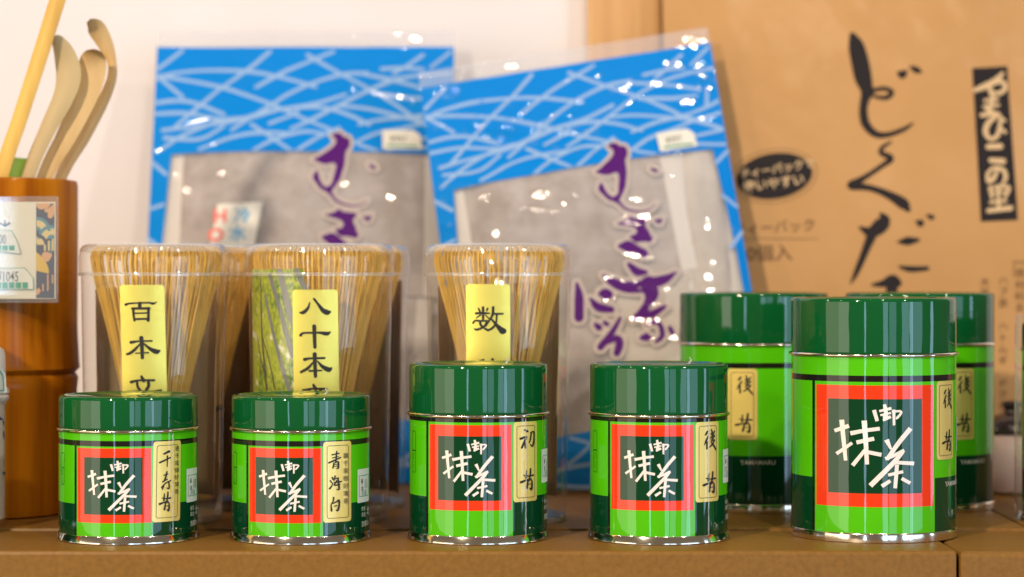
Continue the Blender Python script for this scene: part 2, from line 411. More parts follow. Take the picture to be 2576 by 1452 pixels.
# ------------------------------------------------------------------ tins
# white brush lettering on the front of every tin, in units of the dark square (-.5 .. .5, y up)
def sq(x, y): return ((math.asin((x - 735) / 951) - R(1.3)) / R(67.1), -(y - 776) / 1097)
MATCHA = [
 [(742, 352, 44), (778, 481, 40)], [(858, 286, 36), (872, 360, 44), (880, 462, 40)], [(800, 366, 26), (935, 332, 34)], [(812, 412, 24), (930, 386, 24)],
 [(856, 405, 30), (858, 470, 30)], [(842, 474, 28), (928, 428, 36)], [(962, 348, 36), (964, 530, 26)], [(940, 372, 24), (1028, 366, 26), (1042, 388, 26), (1000, 442, 30), (984, 444, 24)],
 [(302, 604, 42), (464, 540, 46)], [(384, 472, 56), (404, 700, 48), (428, 946, 40)], [(325, 872, 40), (500, 738, 36)],
 [(480, 628, 50), (640, 592, 44), (806, 568, 44)], [(548, 732, 46), (744, 684, 46)], [(634, 476, 60), (650, 700, 52), (665, 985, 46)], [(648, 812, 40), (505, 1000, 46)], [(676, 842, 44), (825, 872, 46)],
 [(880, 696, 56), (930, 806, 26)], [(1146, 566, 54), (1010, 740, 52), (884, 926, 46)], [(866, 918, 42), (960, 880, 40), (1076, 820, 40)], [(1060, 836, 44), (960, 960, 54), (702, 1232, 58)],
 [(966, 958, 40), (1186, 976, 46)], [(996, 984, 44), (975, 1260, 42)], [(898, 1106, 36), (1064, 1068, 36)], [(922, 1172, 40), (828, 1236, 46)], [(1046, 1146, 40), (1142, 1204, 40)]]
# names on the gold stickers: (box of the sticker in trace units, strokes)
USHIRO = [[(225, 213, 26), (200, 262, 26), (190, 272, 14)], [(236, 290, 20), (206, 360, 26), (178, 432, 10)], [(215, 380, 22), (216, 500, 22)],
 [(290, 188, 18), (302, 238, 22), (278, 268, 14), (322, 262, 14)], [(346, 214, 18), (302, 298, 26), (268, 328, 12)], [(346, 290, 24), (290, 368, 24), (348, 358, 16), (302, 430, 26), (254, 476, 12)], [(280, 386, 14), (330, 450, 26), (370, 522, 22)]]
MUKASHI = [[(208, 978, 16), (280, 994, 20), (356, 988, 30)], [(246, 904, 16), (240, 1022, 28)], [(312, 876, 22), (302, 1000, 26), (278, 1046, 12)], [(168, 1086, 38), (222, 1066, 28), (322, 1038, 14)],
 [(272, 1060, 18), (250, 1192, 30)], [(276, 1078, 14), (324, 1060, 16), (336, 1122, 24), (326, 1216, 30), (296, 1190, 12)], [(276, 1132, 12), (322, 1122, 12)]]
def sh(st, dx, dy, s=1.0, cx=260, cy_=1050, sx=None): return [[(cx + (p[0] - cx) * (sx or s) + dx, cy_ + (p[1] - cy_) * s + dy, p[2] * s) for p in q] for q in st]
NAMES = {
 'go': ((55, 60, 430, 1360), USHIRO + MUKASHI, None),
 'hatsu': ((88, 85, 455, 1385), [[(240, 214, 22), (282, 242, 38)], [(184, 356, 36), (268, 332, 26), (240, 402, 28), (200, 506, 26)], [(245, 400, 28), (256, 512, 28)], [(336, 268, 20), (394, 260, 26), (392, 400, 28), (366, 490, 26), (328, 454, 12)], [(346, 268, 24), (332, 370, 24), (310, 432, 16)]] + sh(MUKASHI, 22, -22), None),
 'sen': ((90, 40, 570, 1385), [[(258, 252, 26), (342, 214, 42)], [(194, 392, 30), (366, 318, 22)], [(316, 290, 24), (315, 466, 14)], [(262, 606, 18), (332, 590, 16)], [(312, 550, 20), (290, 650, 28), (258, 712, 14)], [(244, 716, 22), (322, 674, 16)], [(224, 812, 18), (290, 742, 20), (380, 700, 16)], [(345, 720, 20), (352, 832, 24), (308, 820, 12)], [(262, 790, 18), (240, 842, 16)]] + sh(MUKASHI, 26, 0, .92), ('表千家御好薄茶', 442, 190, 92)),
 'sei': ((105, 75, 525, 1345), [[(290, 232, 18), (276, 392, 20)], [(224, 282, 20), (322, 264, 20)], [(226, 332, 14), (312, 312, 14)], [(180, 406, 24), (262, 368, 24), (346, 330, 20)], [(250, 410, 18), (235, 492, 18)], [(250, 416, 14), (310, 396, 22), (312, 490, 24), (284, 502, 10)], [(255, 442, 11), (302, 432, 11)], [(255, 470, 11), (302, 462, 11)],
   [(225, 638, 20), (236, 666, 20)], [(200, 688, 18), (216, 720, 14)], [(190, 812, 24), (226, 758, 14), (226, 718, 8)], [(266, 618, 20), (250, 692, 14)], [(260, 662, 14), (312, 650, 18)], [(290, 690, 16), (256, 760, 20), (332, 750, 16)], [(250, 722, 14), (356, 708, 18)], [(310, 670, 18), (322, 820, 24), (288, 830, 12)],
   [(246, 952, 20), (236, 1018, 14), (210, 1062, 12), (216, 1162, 24)], [(230, 1050, 14), (290, 1020, 20), (322, 1000, 20), (322, 1090, 24), (300, 1162, 26), (278, 1150, 10)], [(255, 1092, 14), (288, 1084, 18)]], ('裏千家御好薄茶', 382, 320, 92)),
}
SMALL = dict(R=.0307, H=.0640, zr=.0490, st=(.0427, .0451), red=(31.9, .0095, .0419), inn=(24.8, .0131, .0379), dark=.0174, flare=1, stick=(33.2, 60.4, .0095, .0446), bot=.0034)
TALL = dict(R=.0307, H=.0779, zr=.0556, st=(.0531, .0548), red=(36.1, .0149, .0520), inn=(26.9, .0192, .0471), dark=.0203, flare=1, stick=(37.6, 64.4, .0182, .0530), bot=.0034)
BIG = dict(R=.0369, H=.1070, zr=.0818, st=(.0704, .0731), red=(43.8, .0158, .0689), inn=(33.5, .0217, .0629), dark=.0279, flare=0, stick=(46.7, 69.5, .0357, .0703), bot=.0040)
EDGE = dict(R=.0307, H=.0926, zr=.0800, st=(.0700, .0720), red=(36.1, .0190, .0680), inn=(26.9, .0240, .0620), dark=.0230, flare=1, stick=(37.6, 64.4, .0222, .0690), bot=.0034)
def tin(spec, label, px, D, rot, name, z=0.0, group=None, price=None, maker=True, big=False, tilt=0.0, tip=None, nm='tea_tin', seam=None):
    T = thing(nm, label, 'tea tin', ((px - CX) / F * D, CY + D, z), R(rot) - math.atan((px - CX) / F), group)
    r, H, zr = spec['R'], spec['H'], spec['zr']
    mm = .001
    rings = [(0, H - .7 * mm), (r - 3.2 * mm, H - .7 * mm), (r - 2.4 * mm, H - .1 * mm), (r - 1.5 * mm, H), (r - .6 * mm, H - .25 * mm), (r - .1 * mm, H - .9 * mm), (r, H - 1.8 * mm), (r, zr + 1.6 * mm), (r - .1 * mm, zr + .9 * mm), (r - .5 * mm, zr + .6 * mm)]
    lathe('lid', rings, 'lid_green', T, 96)
    tb = [(r + .15 * mm + .85 * mm * math.cos(a), zr + .85 * mm * math.sin(a)) for a in [R(q) for q in range(90, -121, -30)]]
    lathe('rim_bead', tb, 'tinplate', T, 96)
    # body: one printed sheet cut along the edges of its colour fields
    zb, zt = spec['bot'], zr - .5 * mm
    rh, r0, r1 = spec['red']; ih, i0, i1 = spec['inn']; ph = rh + 1.3; bw = 2.6
    A = sorted(set([-180 + 5 * i for i in range(73)] + [-rh, rh, -ih, ih, -ph, ph, -ph - bw]))
    A = [a for i, a in enumerate(A) if i == 0 or a - A[i - 1] > 1e-3]
    s0, s1 = spec['st']
    Z = sorted(set([zb, zt, s0, s1, r0, r1, i0, i1, spec['dark'], zt - 1.2 * mm]))
    v, f, mi = [], [], []
    for zz in Z:
        for a in A:
            rr = r - .05 * mm
            v.append((rr * math.sin(R(a)), -rr * math.cos(R(a)), zz))
    n = len(A)
    for j in range(len(Z) - 1):
        zc = (Z[j] + Z[j + 1]) / 2
        for i in range(n - 1):
            a = (A[i] + A[i + 1]) / 2
            if zc > s1: k = 0
            elif zc > s0: k = 2
            elif abs(a) < ph:
                k = 0
                if abs(a) < rh and r0 < zc < r1: k = 3
                if abs(a) < ih and i0 < zc < i1: k = 1
            elif -ph - bw < a < -ph: k = 2
            else: k = 0 if zc > spec['dark'] else 1
            f.append((j * n + i, j * n + i + 1, (j + 1) * n + i + 1, (j + 1) * n + i)); mi.append(k)
    mesh('body', v, f, ['leaf_green', 'dark_green', 'tin_black', 'tin_red'], T, True, mi)
    fl = .95 * mm if spec['flare'] else .25 * mm
    lathe('foot_rim', [(r - .1 * mm, zb + .3 * mm), (r + .12 * mm, zb), (r + .2 * mm, zb - .7 * mm), (r + fl, .9 * mm), (r + fl, .25 * mm), (r + fl - .5 * mm, 0), (r - 2 * mm, 0), (r - 2.5 * mm, .8 * mm), (0, .8 * mm)], 'tinplate', T, 96)
    C = cyl(r)
    # lettering
    W, Hh = R(2 * ih) * r, i1 - i0; zc = (i0 + i1) / 2
    fl_ = Flat(lambda x, y: (sq(x, y)[0] * W, zc + sq(x, y)[1] * Hh))
    for s in MATCHA: fl_.stroke(s, flat=True, n=5)
    fl_.build('lettering', 'tin_white', C, T, .00010)
    # gold sticker
    a0, a1, z0, z1 = spec['stick']; S0, S1 = R(a0) * r, R(a1) * r
    ti = lambda s, z_: (s + (z_ - (z0 + z1) / 2) * math.tan(R(tilt)), z_)
    fs = Flat(ti); fs.rrect(S0, z0, S1, z1, .0013 if not big else .0016)
    st = fs.build('sticker', 'gold_paper', C, T, .00012, (.0012, None))
    (x0, y0, x1, y1), strokes, extra = NAMES[name]
    cv = lambda x, y: ti(S0 + (x - x0) / (x1 - x0) * (S1 - S0), z1 - (y - y0) / (y1 - y0) * (z1 - z0))
    fb = Flat(ti); d = (S1 - S0) * .115; fb.frame(S0 + d, z0 + d, S1 - d, z1 - d, .0011, .00022)
    fb.build('border', 'ink_brown', C, st, .00022, (.0012, None))
    fi = Flat(cv)
    for s in strokes: fi.stroke(s, k=1.05)
    if extra:
        t_, ex, ey, es = extra; fi.text(t_, ex, ey + 20, es, up=-1, vertical=True, gap=1.30)
    fi.build('lettering', 'ink', C, st, .00024, (.0015, None))
    # price label at the side
    if price is not None:
        pa = a1 + (8 if not big else 11); ps0 = R(pa) * r; pw = .0125
        zc2 = z0 + (z1 - z0) * (.42 if not big else .30)
        fp = Flat(); fp.rrect(ps0, zc2 - .0074, ps0 + pw, zc2 + .0074, .0006)
        pl = fp.build('price_label', 'paper_white', C, T, .00012, (.0012, None))
        fg = Flat(); fg.frame(ps0 + .0012, zc2 - .0048, ps0 + pw - .0010, zc2 + .0046, .0003, .00028)
        fg.text('お茶', ps0 + .0032, zc2 - .0042, .0026)
        fg.build('price_frame', 'price_green', C, pl, .00022, (.0012, None))
        ft = Flat(); ft.text('¥', ps0 + .0028, zc2 + .0008, .0032, bold=.02); ft.text('本', ps0 + .0026, zc2 - .0022, .0026); ft.text(price, ps0 + .0058, zc2 - .0014, .0058, sx=.7)
        ft.build('lettering', 'price_ink', C, pl, .00022, (.0012, None))
    # maker's lines in the dark field
    fm = Flat()
    if big:
        fm.text('YAMAMARU', R(56.7) * r, .0238, .0030, bold=.012, sx=1.05)
    elif maker:
        m0 = R(a1 + 14) * r; zm = z0 - .0002 if spec is SMALL else z0 - .0030
        zm = spec['dark'] - .0045
        fm.text('合名', m0, zm + .0004, .0022, bold=.01); fm.text('会社', m0, zm - .0022, .0022, bold=.01); fm.text('北', m0 + .0056, zm - .0018, .0042, bold=.01)
        fm.text('京都の', m0, zm - .0066, .0028, bold=.01)
    if fm.v: fm.build('maker_lettering', 'white_print', C, T, .00010, (.0012, None))
    # outlined recycling box on the far side of the front panel
    if not big:
        b0 = R(-ph - 26) * r; bz = spec['dark'] + (s0 - spec['dark']) * .30; bh = (s0 - spec['dark']) * .56
        fo = Flat(); fo.frame(b0, bz, b0 + .0042, bz + bh, .0010, .00022); fo.rect(b0, bz + bh * .52, b0 + .0042, bz + bh * .54)
        fo.text('スチール', b0 + .0012, bz + bh * .40, .0017, vertical=True, gap=1.0)
        fo.build('recycling_mark', 'dark_green', C, T, .00010, (.0012, None))
    if seam is not None:   # welded seam of the shrink film, a fine upright ridge
        rnd = random.Random(int(px)); v, f = [], []; k = 44; sa_ = R(seam)
        for i in range(k + 1):
            zz = zb + (zr - .0012 - zb) * i / k; w = .00022 + .00022 * rnd.random(); hh = .00022 + .00035 * rnd.random(); d_ = rnd.uniform(-.00012, .00012)
            for a_, h_ in ((-w, .0002), (0, hh + .0002), (w, .0002)):
                an = sa_ + (a_ + d_) / r; v.append(((r + h_) * math.sin(an), -(r + h_) * math.cos(an), zz))
        for i in range(k):
            for q in (0, 1): f.append((i * 3 + q, i * 3 + q + 1, i * 3 + 4 + q, i * 3 + 3 + q))
        mesh('film_seam', v, f, 'film_tip', T)
    if tip is not None:   # gathered end of the shrink film on the lid
        tx, ty = tip
        pts = [(tx, ty, H - .0004), (tx + .0012, ty, H + .0012), (tx + .0003, ty - .0004, H + .0026)]
        v, f = [], []
        for i, p_ in enumerate(pts):
            w = (.0009, .0006, .0003)[i]
            for q in range(5):
                a = 2 * math.pi * q / 5; v.append((p_[0] + w * math.cos(a), p_[1] + .5 * w * math.sin(a), p_[2]))
        for i in range(2):
            for q in range(5): f.append((i * 5 + q, i * 5 + (q + 1) % 5, i * 5 + 5 + (q + 1) % 5, i * 5 + 5 + q))
        f.append(tuple(range(10, 15)))
        mesh('film_tip', v, f, 'film_tip', T)
    return T
G = 'green matcha tins along the front edge of the shelf'
tin(SMALL, 'short green matcha tin whose gold sticker has three characters starting with 千', 323, 1.079, -13.4, 'sen', group=G, price='10', tilt=1.0, seam=52)
tin(SMALL, 'short green matcha tin with sticker reading 青海白 in front of the bamboo photo card', 757, 1.079, -15.0, 'sei', group=G, price='11', tip=(.010, .004))
tin(TALL, 'taller small green matcha tin with gold sticker reading 初昔', 1203, 1.079, -7.8, 'hatsu', group=G, price='1', tip=(.012, .002), seam=50)
tin(TALL, 'taller small green matcha tin with sticker 後昔, in front of the tilted blue pack', 1657, 1.079, -6.3, 'go', group=G, price='1', tip=(.013, .004), seam=51)
G2 = 'large green matcha tins'
tin(BIG, 'largest green matcha tin, standing foremost, with the big red square facing out', 2197, 1.0917, 1.3, 'go', group=G2, big=True, price='1')
tin(BIG, 'large green matcha tin behind, with its gold 後昔 sticker turned to the front', 1896, 1.211, -66.7, 'go', z=ST, group=G2, big=True)
tin(BIG, 'large green matcha tin half hidden behind the foremost big one', 2313, 1.211, -24.5, 'go', z=ST, group=G2, big=True)
tin(BIG, 'unseen large green matcha tin added beside the white bottle to shade the pot', -305, 1.073, -10, 'go', group=G2, big=True)  # out of view, added to throw its shadow on the bamboo pot
te = tin(EDGE, 'pale green tin inside a clear sleeve, cut by the edge of the picture', 2736, 1.150, 20, 'go', z=ST + .0006, group=G2)
sl = thing('clear_sleeve', 'clear plastic sleeve standing round the tin at the picture edge', 'sleeve', te.location - Vector((0, 0, .0006)))
lathe('sleeve_wall', [(.0345, .0004), (.0342, .002), (.0340, .090), (.0332, .097), (.031, .0985), (0, .0985)], 'tub_plastic', sl, 72)

# ------------------------------------------------------------------ whisks in clear tubs
def tine_mesh(var):
    rnd = random.Random(var)
    j = lambda s: rnd.uniform(-s, s)
    path = [(.0128, .044), (.0150, .054), (.0190, .072), (.0238, .092 + j(.001)), (.0282 + j(.0004), .1090), (.0302 + j(.0004), .1165), (.0306 + j(.0003), .1205), (.0296 + j(.0005), .1238), (.0274 + j(.0005), .1253), (.0252, .1246 + j(.0006)), (.0238, .1222 + j(.0008)), (.0236, .1196 + j(.001))]
    path = spline([(a, b, 0) for a, b in path], 3)
    v, f = [], []; n = len(path)
    for i, (r, z, _) in enumerate(path):
        t = i / (n - 1); w = .00044 * (1 - t) + .00030 * t if t > .3 else .00046; th = .00042 * (1 - t) + .00020 * t
        a, b = path[max(i - 1, 0)], path[min(i + 1, n - 1)]; dr, dz = b[0] - a[0], b[1] - a[1]; d = math.hypot(dr, dz); nr, nz = dz / d * th, -dr / d * th
        sw = j(.00010)
        v += [(-w + sw, -(r + nr), z + nz), (w + sw, -(r + nr), z + nz), (w + sw, -(r - nr), z - nz), (-w + sw, -(r - nr), z - nz)]
    for i in range(n - 1):
        for q in range(4): f.append((i * 4 + q, i * 4 + (q + 1) % 4, i * 4 + 4 + (q + 1) % 4, i * 4 + 4 + q))
    f.append(tuple(range(4 * n - 4, 4 * n)))
    me = bpy.data.meshes.new('tine'); me.from_pydata(v, [], f); me.materials.append(M['tine']); me.update()
    return me
TINES = [tine_mesh(k) for k in range(9)]
def inner_mesh(seed, cnt=60):
    rnd = random.Random(seed); v, f = [], []
    for k in range(cnt):
        a = 2 * math.pi * k / cnt + rnd.uniform(-.05, .05); r0 = rnd.uniform(.0085, .0115); r1 = rnd.uniform(.002, .0100); zt = rnd.uniform(.112, .1215)
        b = len(v)
        for i in range(6):
            t = i / 5; z = .044 + (zt - .044) * t; r = r0 + (r1 - r0) * t ** 1.5; w = .0005 * (1 - .35 * t); aa = a + rnd.uniform(-.01, .01)
            for q in range(3):
                c = 2 * math.pi * q / 3; v.append((r * math.sin(aa) + w * math.cos(c), -r * math.cos(aa) + w * math.sin(c), z))
        for i in range(5):
            for q in range(3): f.append((b + i * 3 + q, b + i * 3 + (q + 1) % 3, b + i * 3 + 3 + (q + 1) % 3, b + i * 3 + 3 + q))
    return v, f
def whisk(label, x, y, seed, cnt=78, lean=0.0, tw=0.0):
    o = thing('bamboo_whisk', label, 'tea whisk', (x, y, ST + .0035), tw, 'bamboo tea whisks in clear tubs'); o.rotation_euler = (0, R(lean), tw)
    hp = [(0, 0), (.0118, 0), (.0128, .001), (.0130, .016), (.0137, .0172), (.0138, .0184), (.0130, .0196), (.0132, .040), (.0130, .0442), (0, .0442)]
    lathe('handle', hp, 'handle_bamboo', o, 40)
    lathe('binding_thread', [(.0132, .0440), (.0142, .0444), (.0144, .0455), (.0142, .0466), (.0136, .0470)], 'thread', o, 40)
    v, f = inner_mesh(seed); tag(mesh('inner_tine_core', v, f, 'tine', o), kind='stuff')
    rnd = random.Random(seed)
    for k in range(cnt):
        t = link('tine', TINES[rnd.randrange(len(TINES))], o); t.rotation_euler = (0, 0, 2 * math.pi * (k + rnd.uniform(-.28, .28)) / cnt)
    return o
def tub_radius(z): return .0322 + (.0340 - .0322) * z / .117
def tub(label, px, D, group='clear whisk tubs'):
    x = (px - CX) / F * D; y = CY + D
    o = thing('whisk_tub', label, 'plastic tub', (x, y, ST), 0, group)
    lathe('wall', [(.0316, .0030), (.0320, .0040)] + [(tub_radius(z), z) for z in (.008, .03, .06, .09, .117)], 'tub_plastic', o, 80)
    lathe('base', [(.0300, .0), (.0322, .0), (.0324, .0012), (.0320, .0030), (0, .0030)], 'tub_edge', o, 80)
    lid = lathe('lid', [(.0348, .1160), (.0349, .1245), (.0345, .1272), (.0336, .1290), (.0320, .1300), (.0300, .1302), (.0292, .1296), (0, .1296)], 'tub_plastic', o, 80)
    lathe('lid_edge', [(.03465, .1268), (.0346, .1276), (.0338, .1291), (.0330, .1298), (.0318, .1304), (.0304, .1306)], 'tub_edge', lid, 80)
    lathe('lid_rim', [(.0344, .1154), (.0351, .1154), (.0352, .1164), (.0350, .1170)], 'tub_edge', lid, 80)
    return o, x, y
def brush_label(o, x0p, y0p, x1p, y1p, pc, Df, trace, parent_label, skew=0.0):
    """gold paper strip on a tub; trace = (scale, ox, oy, strokes) in picture units"""
    rad = .0341; pc = CX + (pc - CX) * (Df + .034) / Df; cv = lambda px, py: (math.asin(max(-.999, min(.999, (px - pc) / F * (Df) / rad))) * rad, CH - ST - (py - HZ) / F * Df + 0.0)
    k = lambda px, py: (cv(px + (py - y0p) * skew, py))
    mp = lambda s, z, q: (lambda rr: ((rr + q) * math.sin(s / rr), -(rr + q) * math.cos(s / rr), z))(tub_radius(min(max(z, 0), .117)) + .0002)
    fl = Flat(k); fl.rrect(x0p, y0p, x1p, y1p, 8)
    st = fl.build('sticker', 'gold_foil', mp, o, .00005, (.0012, None), smooth=True); st['label'] = parent_label
    sc, ox, oy, strokes = trace
    fi = Flat(lambda x, y: cv((ox + x / sc) / 1.59, (oy + y / sc) / 1.59))
    for s in strokes: fi.stroke(s)
    fi.build('lettering', 'ink', mp, st, .00018)
HON = [[(318, 702, 52), (326, 830, 46), (330, 940, 42)], [(192, 756, 38), (300, 740, 20), (444, 738, 22)], [(304, 772, 16), (240, 842, 34), (180, 886, 34), (140, 900, 24)], [(344, 766, 18), (430, 838, 42), (496, 868, 62), (528, 860, 34)], [(252, 887, 16), (405, 880, 16)]]
RITSU = [[(318, 1168, 30), (344, 1216, 48)], [(192, 1236, 36), (300, 1214, 24), (470, 1215, 28)], [(266, 1235, 28), (272, 1290, 32), (302, 1334, 34)], [(402, 1230, 36), (404, 1284, 36), (374, 1334, 34)], [(150, 1358, 34), (300, 1348, 24), (450, 1352, 26), (545, 1340, 34)]]
HYAKU = [[(126, 300, 34), (190, 284, 22), (400, 276, 22), (456, 286, 30), (502, 268, 8)], [(300, 284, 44), (300, 340, 44)], [(208, 346, 30), (416, 344, 32)], [(220, 346, 34), (226, 430, 30), (236, 490, 30)], [(404, 344, 36), (404, 430, 32), (400, 488, 40)], [(240, 403, 18), (396, 399, 18)], [(232, 474, 26), (410, 470, 24)]]
HACHI = [[(293, 236, 18), (270, 306, 36), (212, 362, 50), (166, 366, 24)], [(350, 184, 32), (400, 248, 34), (466, 334, 60), (522, 362, 72), (556, 356, 36)]]
JUU = [[(352, 546, 54), (356, 680, 50), (361, 822, 44)], [(172, 664, 40), (208, 636, 28), (330, 632, 28), (420, 630, 32), (516, 644, 54), (562, 622, 18)]]
HON2 = [[(358, 914, 56), (362, 1060, 50), (368, 1206, 46)], [(226, 984, 46), (300, 970, 28), (486, 965, 30)], [(340, 1016, 18), (272, 1096, 40), (176, 1152, 34)], [(394, 1006, 18), (456, 1074, 46), (536, 1118, 68), (572, 1102, 34)], [(288, 1135, 28), (448, 1130, 22)]]
RITSU2 = [[(p[0] * 1.09 - 5, p[1] * 1.09 + 48, p[2] * 1.1) for p in q] for q in RITSU]
SUU = [[(395, 472, 46), (395, 690, 40)], [(316, 490, 30), (346, 548, 34)], [(472, 490, 34), (456, 526, 26)], [(272, 572, 40), (380, 566, 44), (504, 570, 26)], [(352, 600, 26), (282, 648, 22)], [(430, 596, 18), (505, 668, 26)],
 [(224, 736, 34), (262, 696, 32), (350, 702, 34), (472, 698, 26)], [(344, 705, 40), (356, 770, 44), (430, 832, 36), (484, 862, 40)], [(466, 690, 22), (404, 800, 34), (290, 850, 40), (240, 832, 18)],
 [(566, 468, 44), (560, 580, 46), (520, 664, 34), (440, 790, 26)], [(592, 580, 38), (730, 578, 32)], [(630, 592, 30), (612, 740, 34), (548, 826, 40), (470, 862, 32)], [(522, 652, 28), (600, 740, 46), (672, 822, 80), (722, 868, 112), (744, 872, 96)]]
SUI = [[(300, 1395, 26), (405, 1362, 30)], [(555, 1356, 46), (560, 1640, 40)], [(340, 1380, 34), (345, 1700, 40)], [(230, 1470, 34), (460, 1450, 28)], [(480, 1420, 30), (740, 1410, 34)], [(490, 1480, 24), (660, 1480, 24), (655, 1580, 26), (490, 1580, 24)]]
def strip_paper(nm, label, x, y, rad, a0, a1, z0, z1, matname, curl=0.0, n=26, cut=0.0, lead=None):
    v, f = [], []; rows = 12
    for j in range(rows + 1):
        for i in range(n + 1):
            t = i / n; a = R(a0 + (a1 - a0) * t); z = z0 + (z1 - cut * t - z0) * j / rows
            rr = rad + (tub_radius(z) - tub_radius(.06)) - curl * (abs(2 * t - 1) ** 6)
            v.append((rr * math.sin(a), -rr * math.cos(a), z))
    for j in range(rows):
        for i in range(n): f.append((j * (n + 1) + i, j * (n + 1) + i + 1, (j + 1) * (n + 1) + i + 1, (j + 1) * (n + 1) + i))
    o = mesh(nm, v, f, matname); o.location = (x, y, ST)
    m_ = o.modifiers.new('t', 'SOLIDIFY'); m_.thickness = .00018
    return tag(o, label, 'paper')
# tub with 百本立
o, x, y = tub('clear tub with the gold strip reading 百本立, beside the bamboo pot', 387, 1.147)
brush_label(o, 300, 717, 412, 1085, 387, 1.113, (3.025, 460, 1120, HYAKU + HON + RITSU), 'gold paper strip with 百本立', .024)
whisk('bamboo whisk in the tub labelled 百本立', x, y, 11, lean=.6)
strip_paper('leaflet_or_added_sheet', 'cream leaflet curled inside the tub labelled 百本立', x, y, .0312, 104, 256, .010, .113, 'leaflet_paper', .002, cut=.004)
# tub with 八十本立
o, x, y = tub('clear tub with the yellow strip reading 八十本立 and a photo card', 806, 1.147)
brush_label(o, 735, 729, 849, 1090, 806, 1.113, (3.3, 1150, 1140, HACHI + JUU + HON2 + RITSU2), 'yellow paper strip with 八十本立', .012)
whisk('bamboo whisk behind the bamboo photo card in its tub', x, y, 12, lean=-.5)
pc = strip_paper('photo_card', 'glossy card printed with a sunlit bamboo grove inside the tub', x, y, .0326, -70, -9, .010, .1185, 'grove_print')
pc['category'] = 'card'
mpc = lambda s, z, q: (lambda rr: ((rr + q) * math.sin(s / .0326), -(rr + q) * math.cos(s / .0326), z))(.0326 + tub_radius(z) - tub_radius(.06))
cvp = lambda X, Y: (math.asin(max(-.98, min(.98, ((880 + X / 2.074) / 1.59 - (CX + (806 - CX) * 1.147 / 1.115)) / F * 1.115 / .0326))) * .0326, CH - ST - ((940 + Y / 2.074) / 1.59 - HZ) / F * 1.116)
ft = Flat(cvp)
for s in ([(410, 330, 30), (500, 620, 38), (560, 850, 42), (605, 1000, 44)], [(500, 300, 46), (560, 560, 52), (620, 760, 54)], [(640, 290, 40), (705, 440, 46)], [(370, 500, 18), (430, 780, 24), (500, 1050, 30), (575, 1290, 36)]): ft.stroke(s)
ft.build('printed_trunk', 'trunk_grey', mpc, pc, .00016, (.0015, None))
ft = Flat(cvp)
for s in ([(330, 360, 6), (335, 800, 10), (355, 1080, 14), (375, 1290, 16)], [(340, 850, 6), (400, 1050, 8), (450, 1290, 10)], [(290, 850, 5), (320, 1020, 8), (360, 1180, 10)]): ft.stroke(s)
ft.build('printed_stem', 'trunk_brown', mpc, pc, .00020, (.0015, None))
# tub with 数穂
o, x, y = tub('clear tub with the gold strip showing 数, behind the 初昔 tin', 1254, 1.145)
brush_label(o, 1172, 715, 1283, 1060, 1254, 1.111, (4.27, 1840, 1120, SUU + SUI), 'gold paper strip with 数', .004)
whisk('bamboo whisk in the tub whose strip shows 数', x, y, 13, lean=.2)
strip_paper('leaflet_or_added_sheet', 'cream leaflet curled inside the tub whose strip shows 数', x, y, .0312, 104, 256, .010, .113, 'leaflet_paper', .002, cut=.003)
# second row
o, x, y = tub('unlabelled clear tub behind, in the gap between 百本立 and 八十本立', 490, 1.214)
whisk('shaded bamboo whisk in the rear tub beside the 百本立 tub', x, y, 14)
strip_paper('leaflet_or_added_sheet', 'dark sheet added in the rear tub to darken the gap between two labelled tubs', x, y, .0308, 92, 268, .006, .113, 'added_sheet_brown', .001)  # brown sheet added so the gap between the tubs goes dark
o, x, y = tub('unlabelled clear tub hidden behind the 八十本立 tub', 856, 1.214)
whisk('bamboo whisk in the rear tub behind 八十本立', x, y, 15)
strip_paper('leaflet_or_added_sheet', 'dark sheet added in the rear tub hidden by the photo card tub', x, y, .0308, 92, 268, .006, .113, 'added_sheet_brown', .001)  # second added sheet, darkens the space behind the front tub

# ------------------------------------------------------------------ barley tea packs
PQ = 1.407 / F; PW, PH = 745.0, 1126.0
TK = math.tan(R(17.7))
def plane(px, py, Db):
    Y = (py - HZ) / F; t = (Db + (CH - ST) * TK) / (1 + TK * Y)
    return ((px - CX) / F * t, (CH - ST - Y * t) / math.cos(R(17.7)))
def lp(px, py):                                   # picture position -> upright pack's own sheet
    x, w = plane(px, py, 1.325); return ((x + .1197) / PQ + PW / 2, PH - w / PQ)
_ca, _sa = math.cos(R(7.4)), math.sin(R(7.4))
def rp(px, py):                                   # the same for the tilted pack
    x, w = plane(px, py, 1.280); x -= .0618; q = PQ * .951; w -= .04 * x
    return ((x * _ca + w * _sa) / q + PW / 2, PH - (-x * _sa + w * _ca) / q)
def c7(x, y): return lp((500 + x / 1.2583) / 1.59, (y / 1.2583) / 1.59)
def c1(x, y): return lp((1200 + x / 2.905) / 1.59, (500 + y / 2.905) / 1.59)
def c2(x, y): return rp((2240 + x / 1.613) / 1.59, (560 + y / 1.613) / 1.59)
VB = lp(500, 394)[1]; VL = rp(1450, 1108)[1]
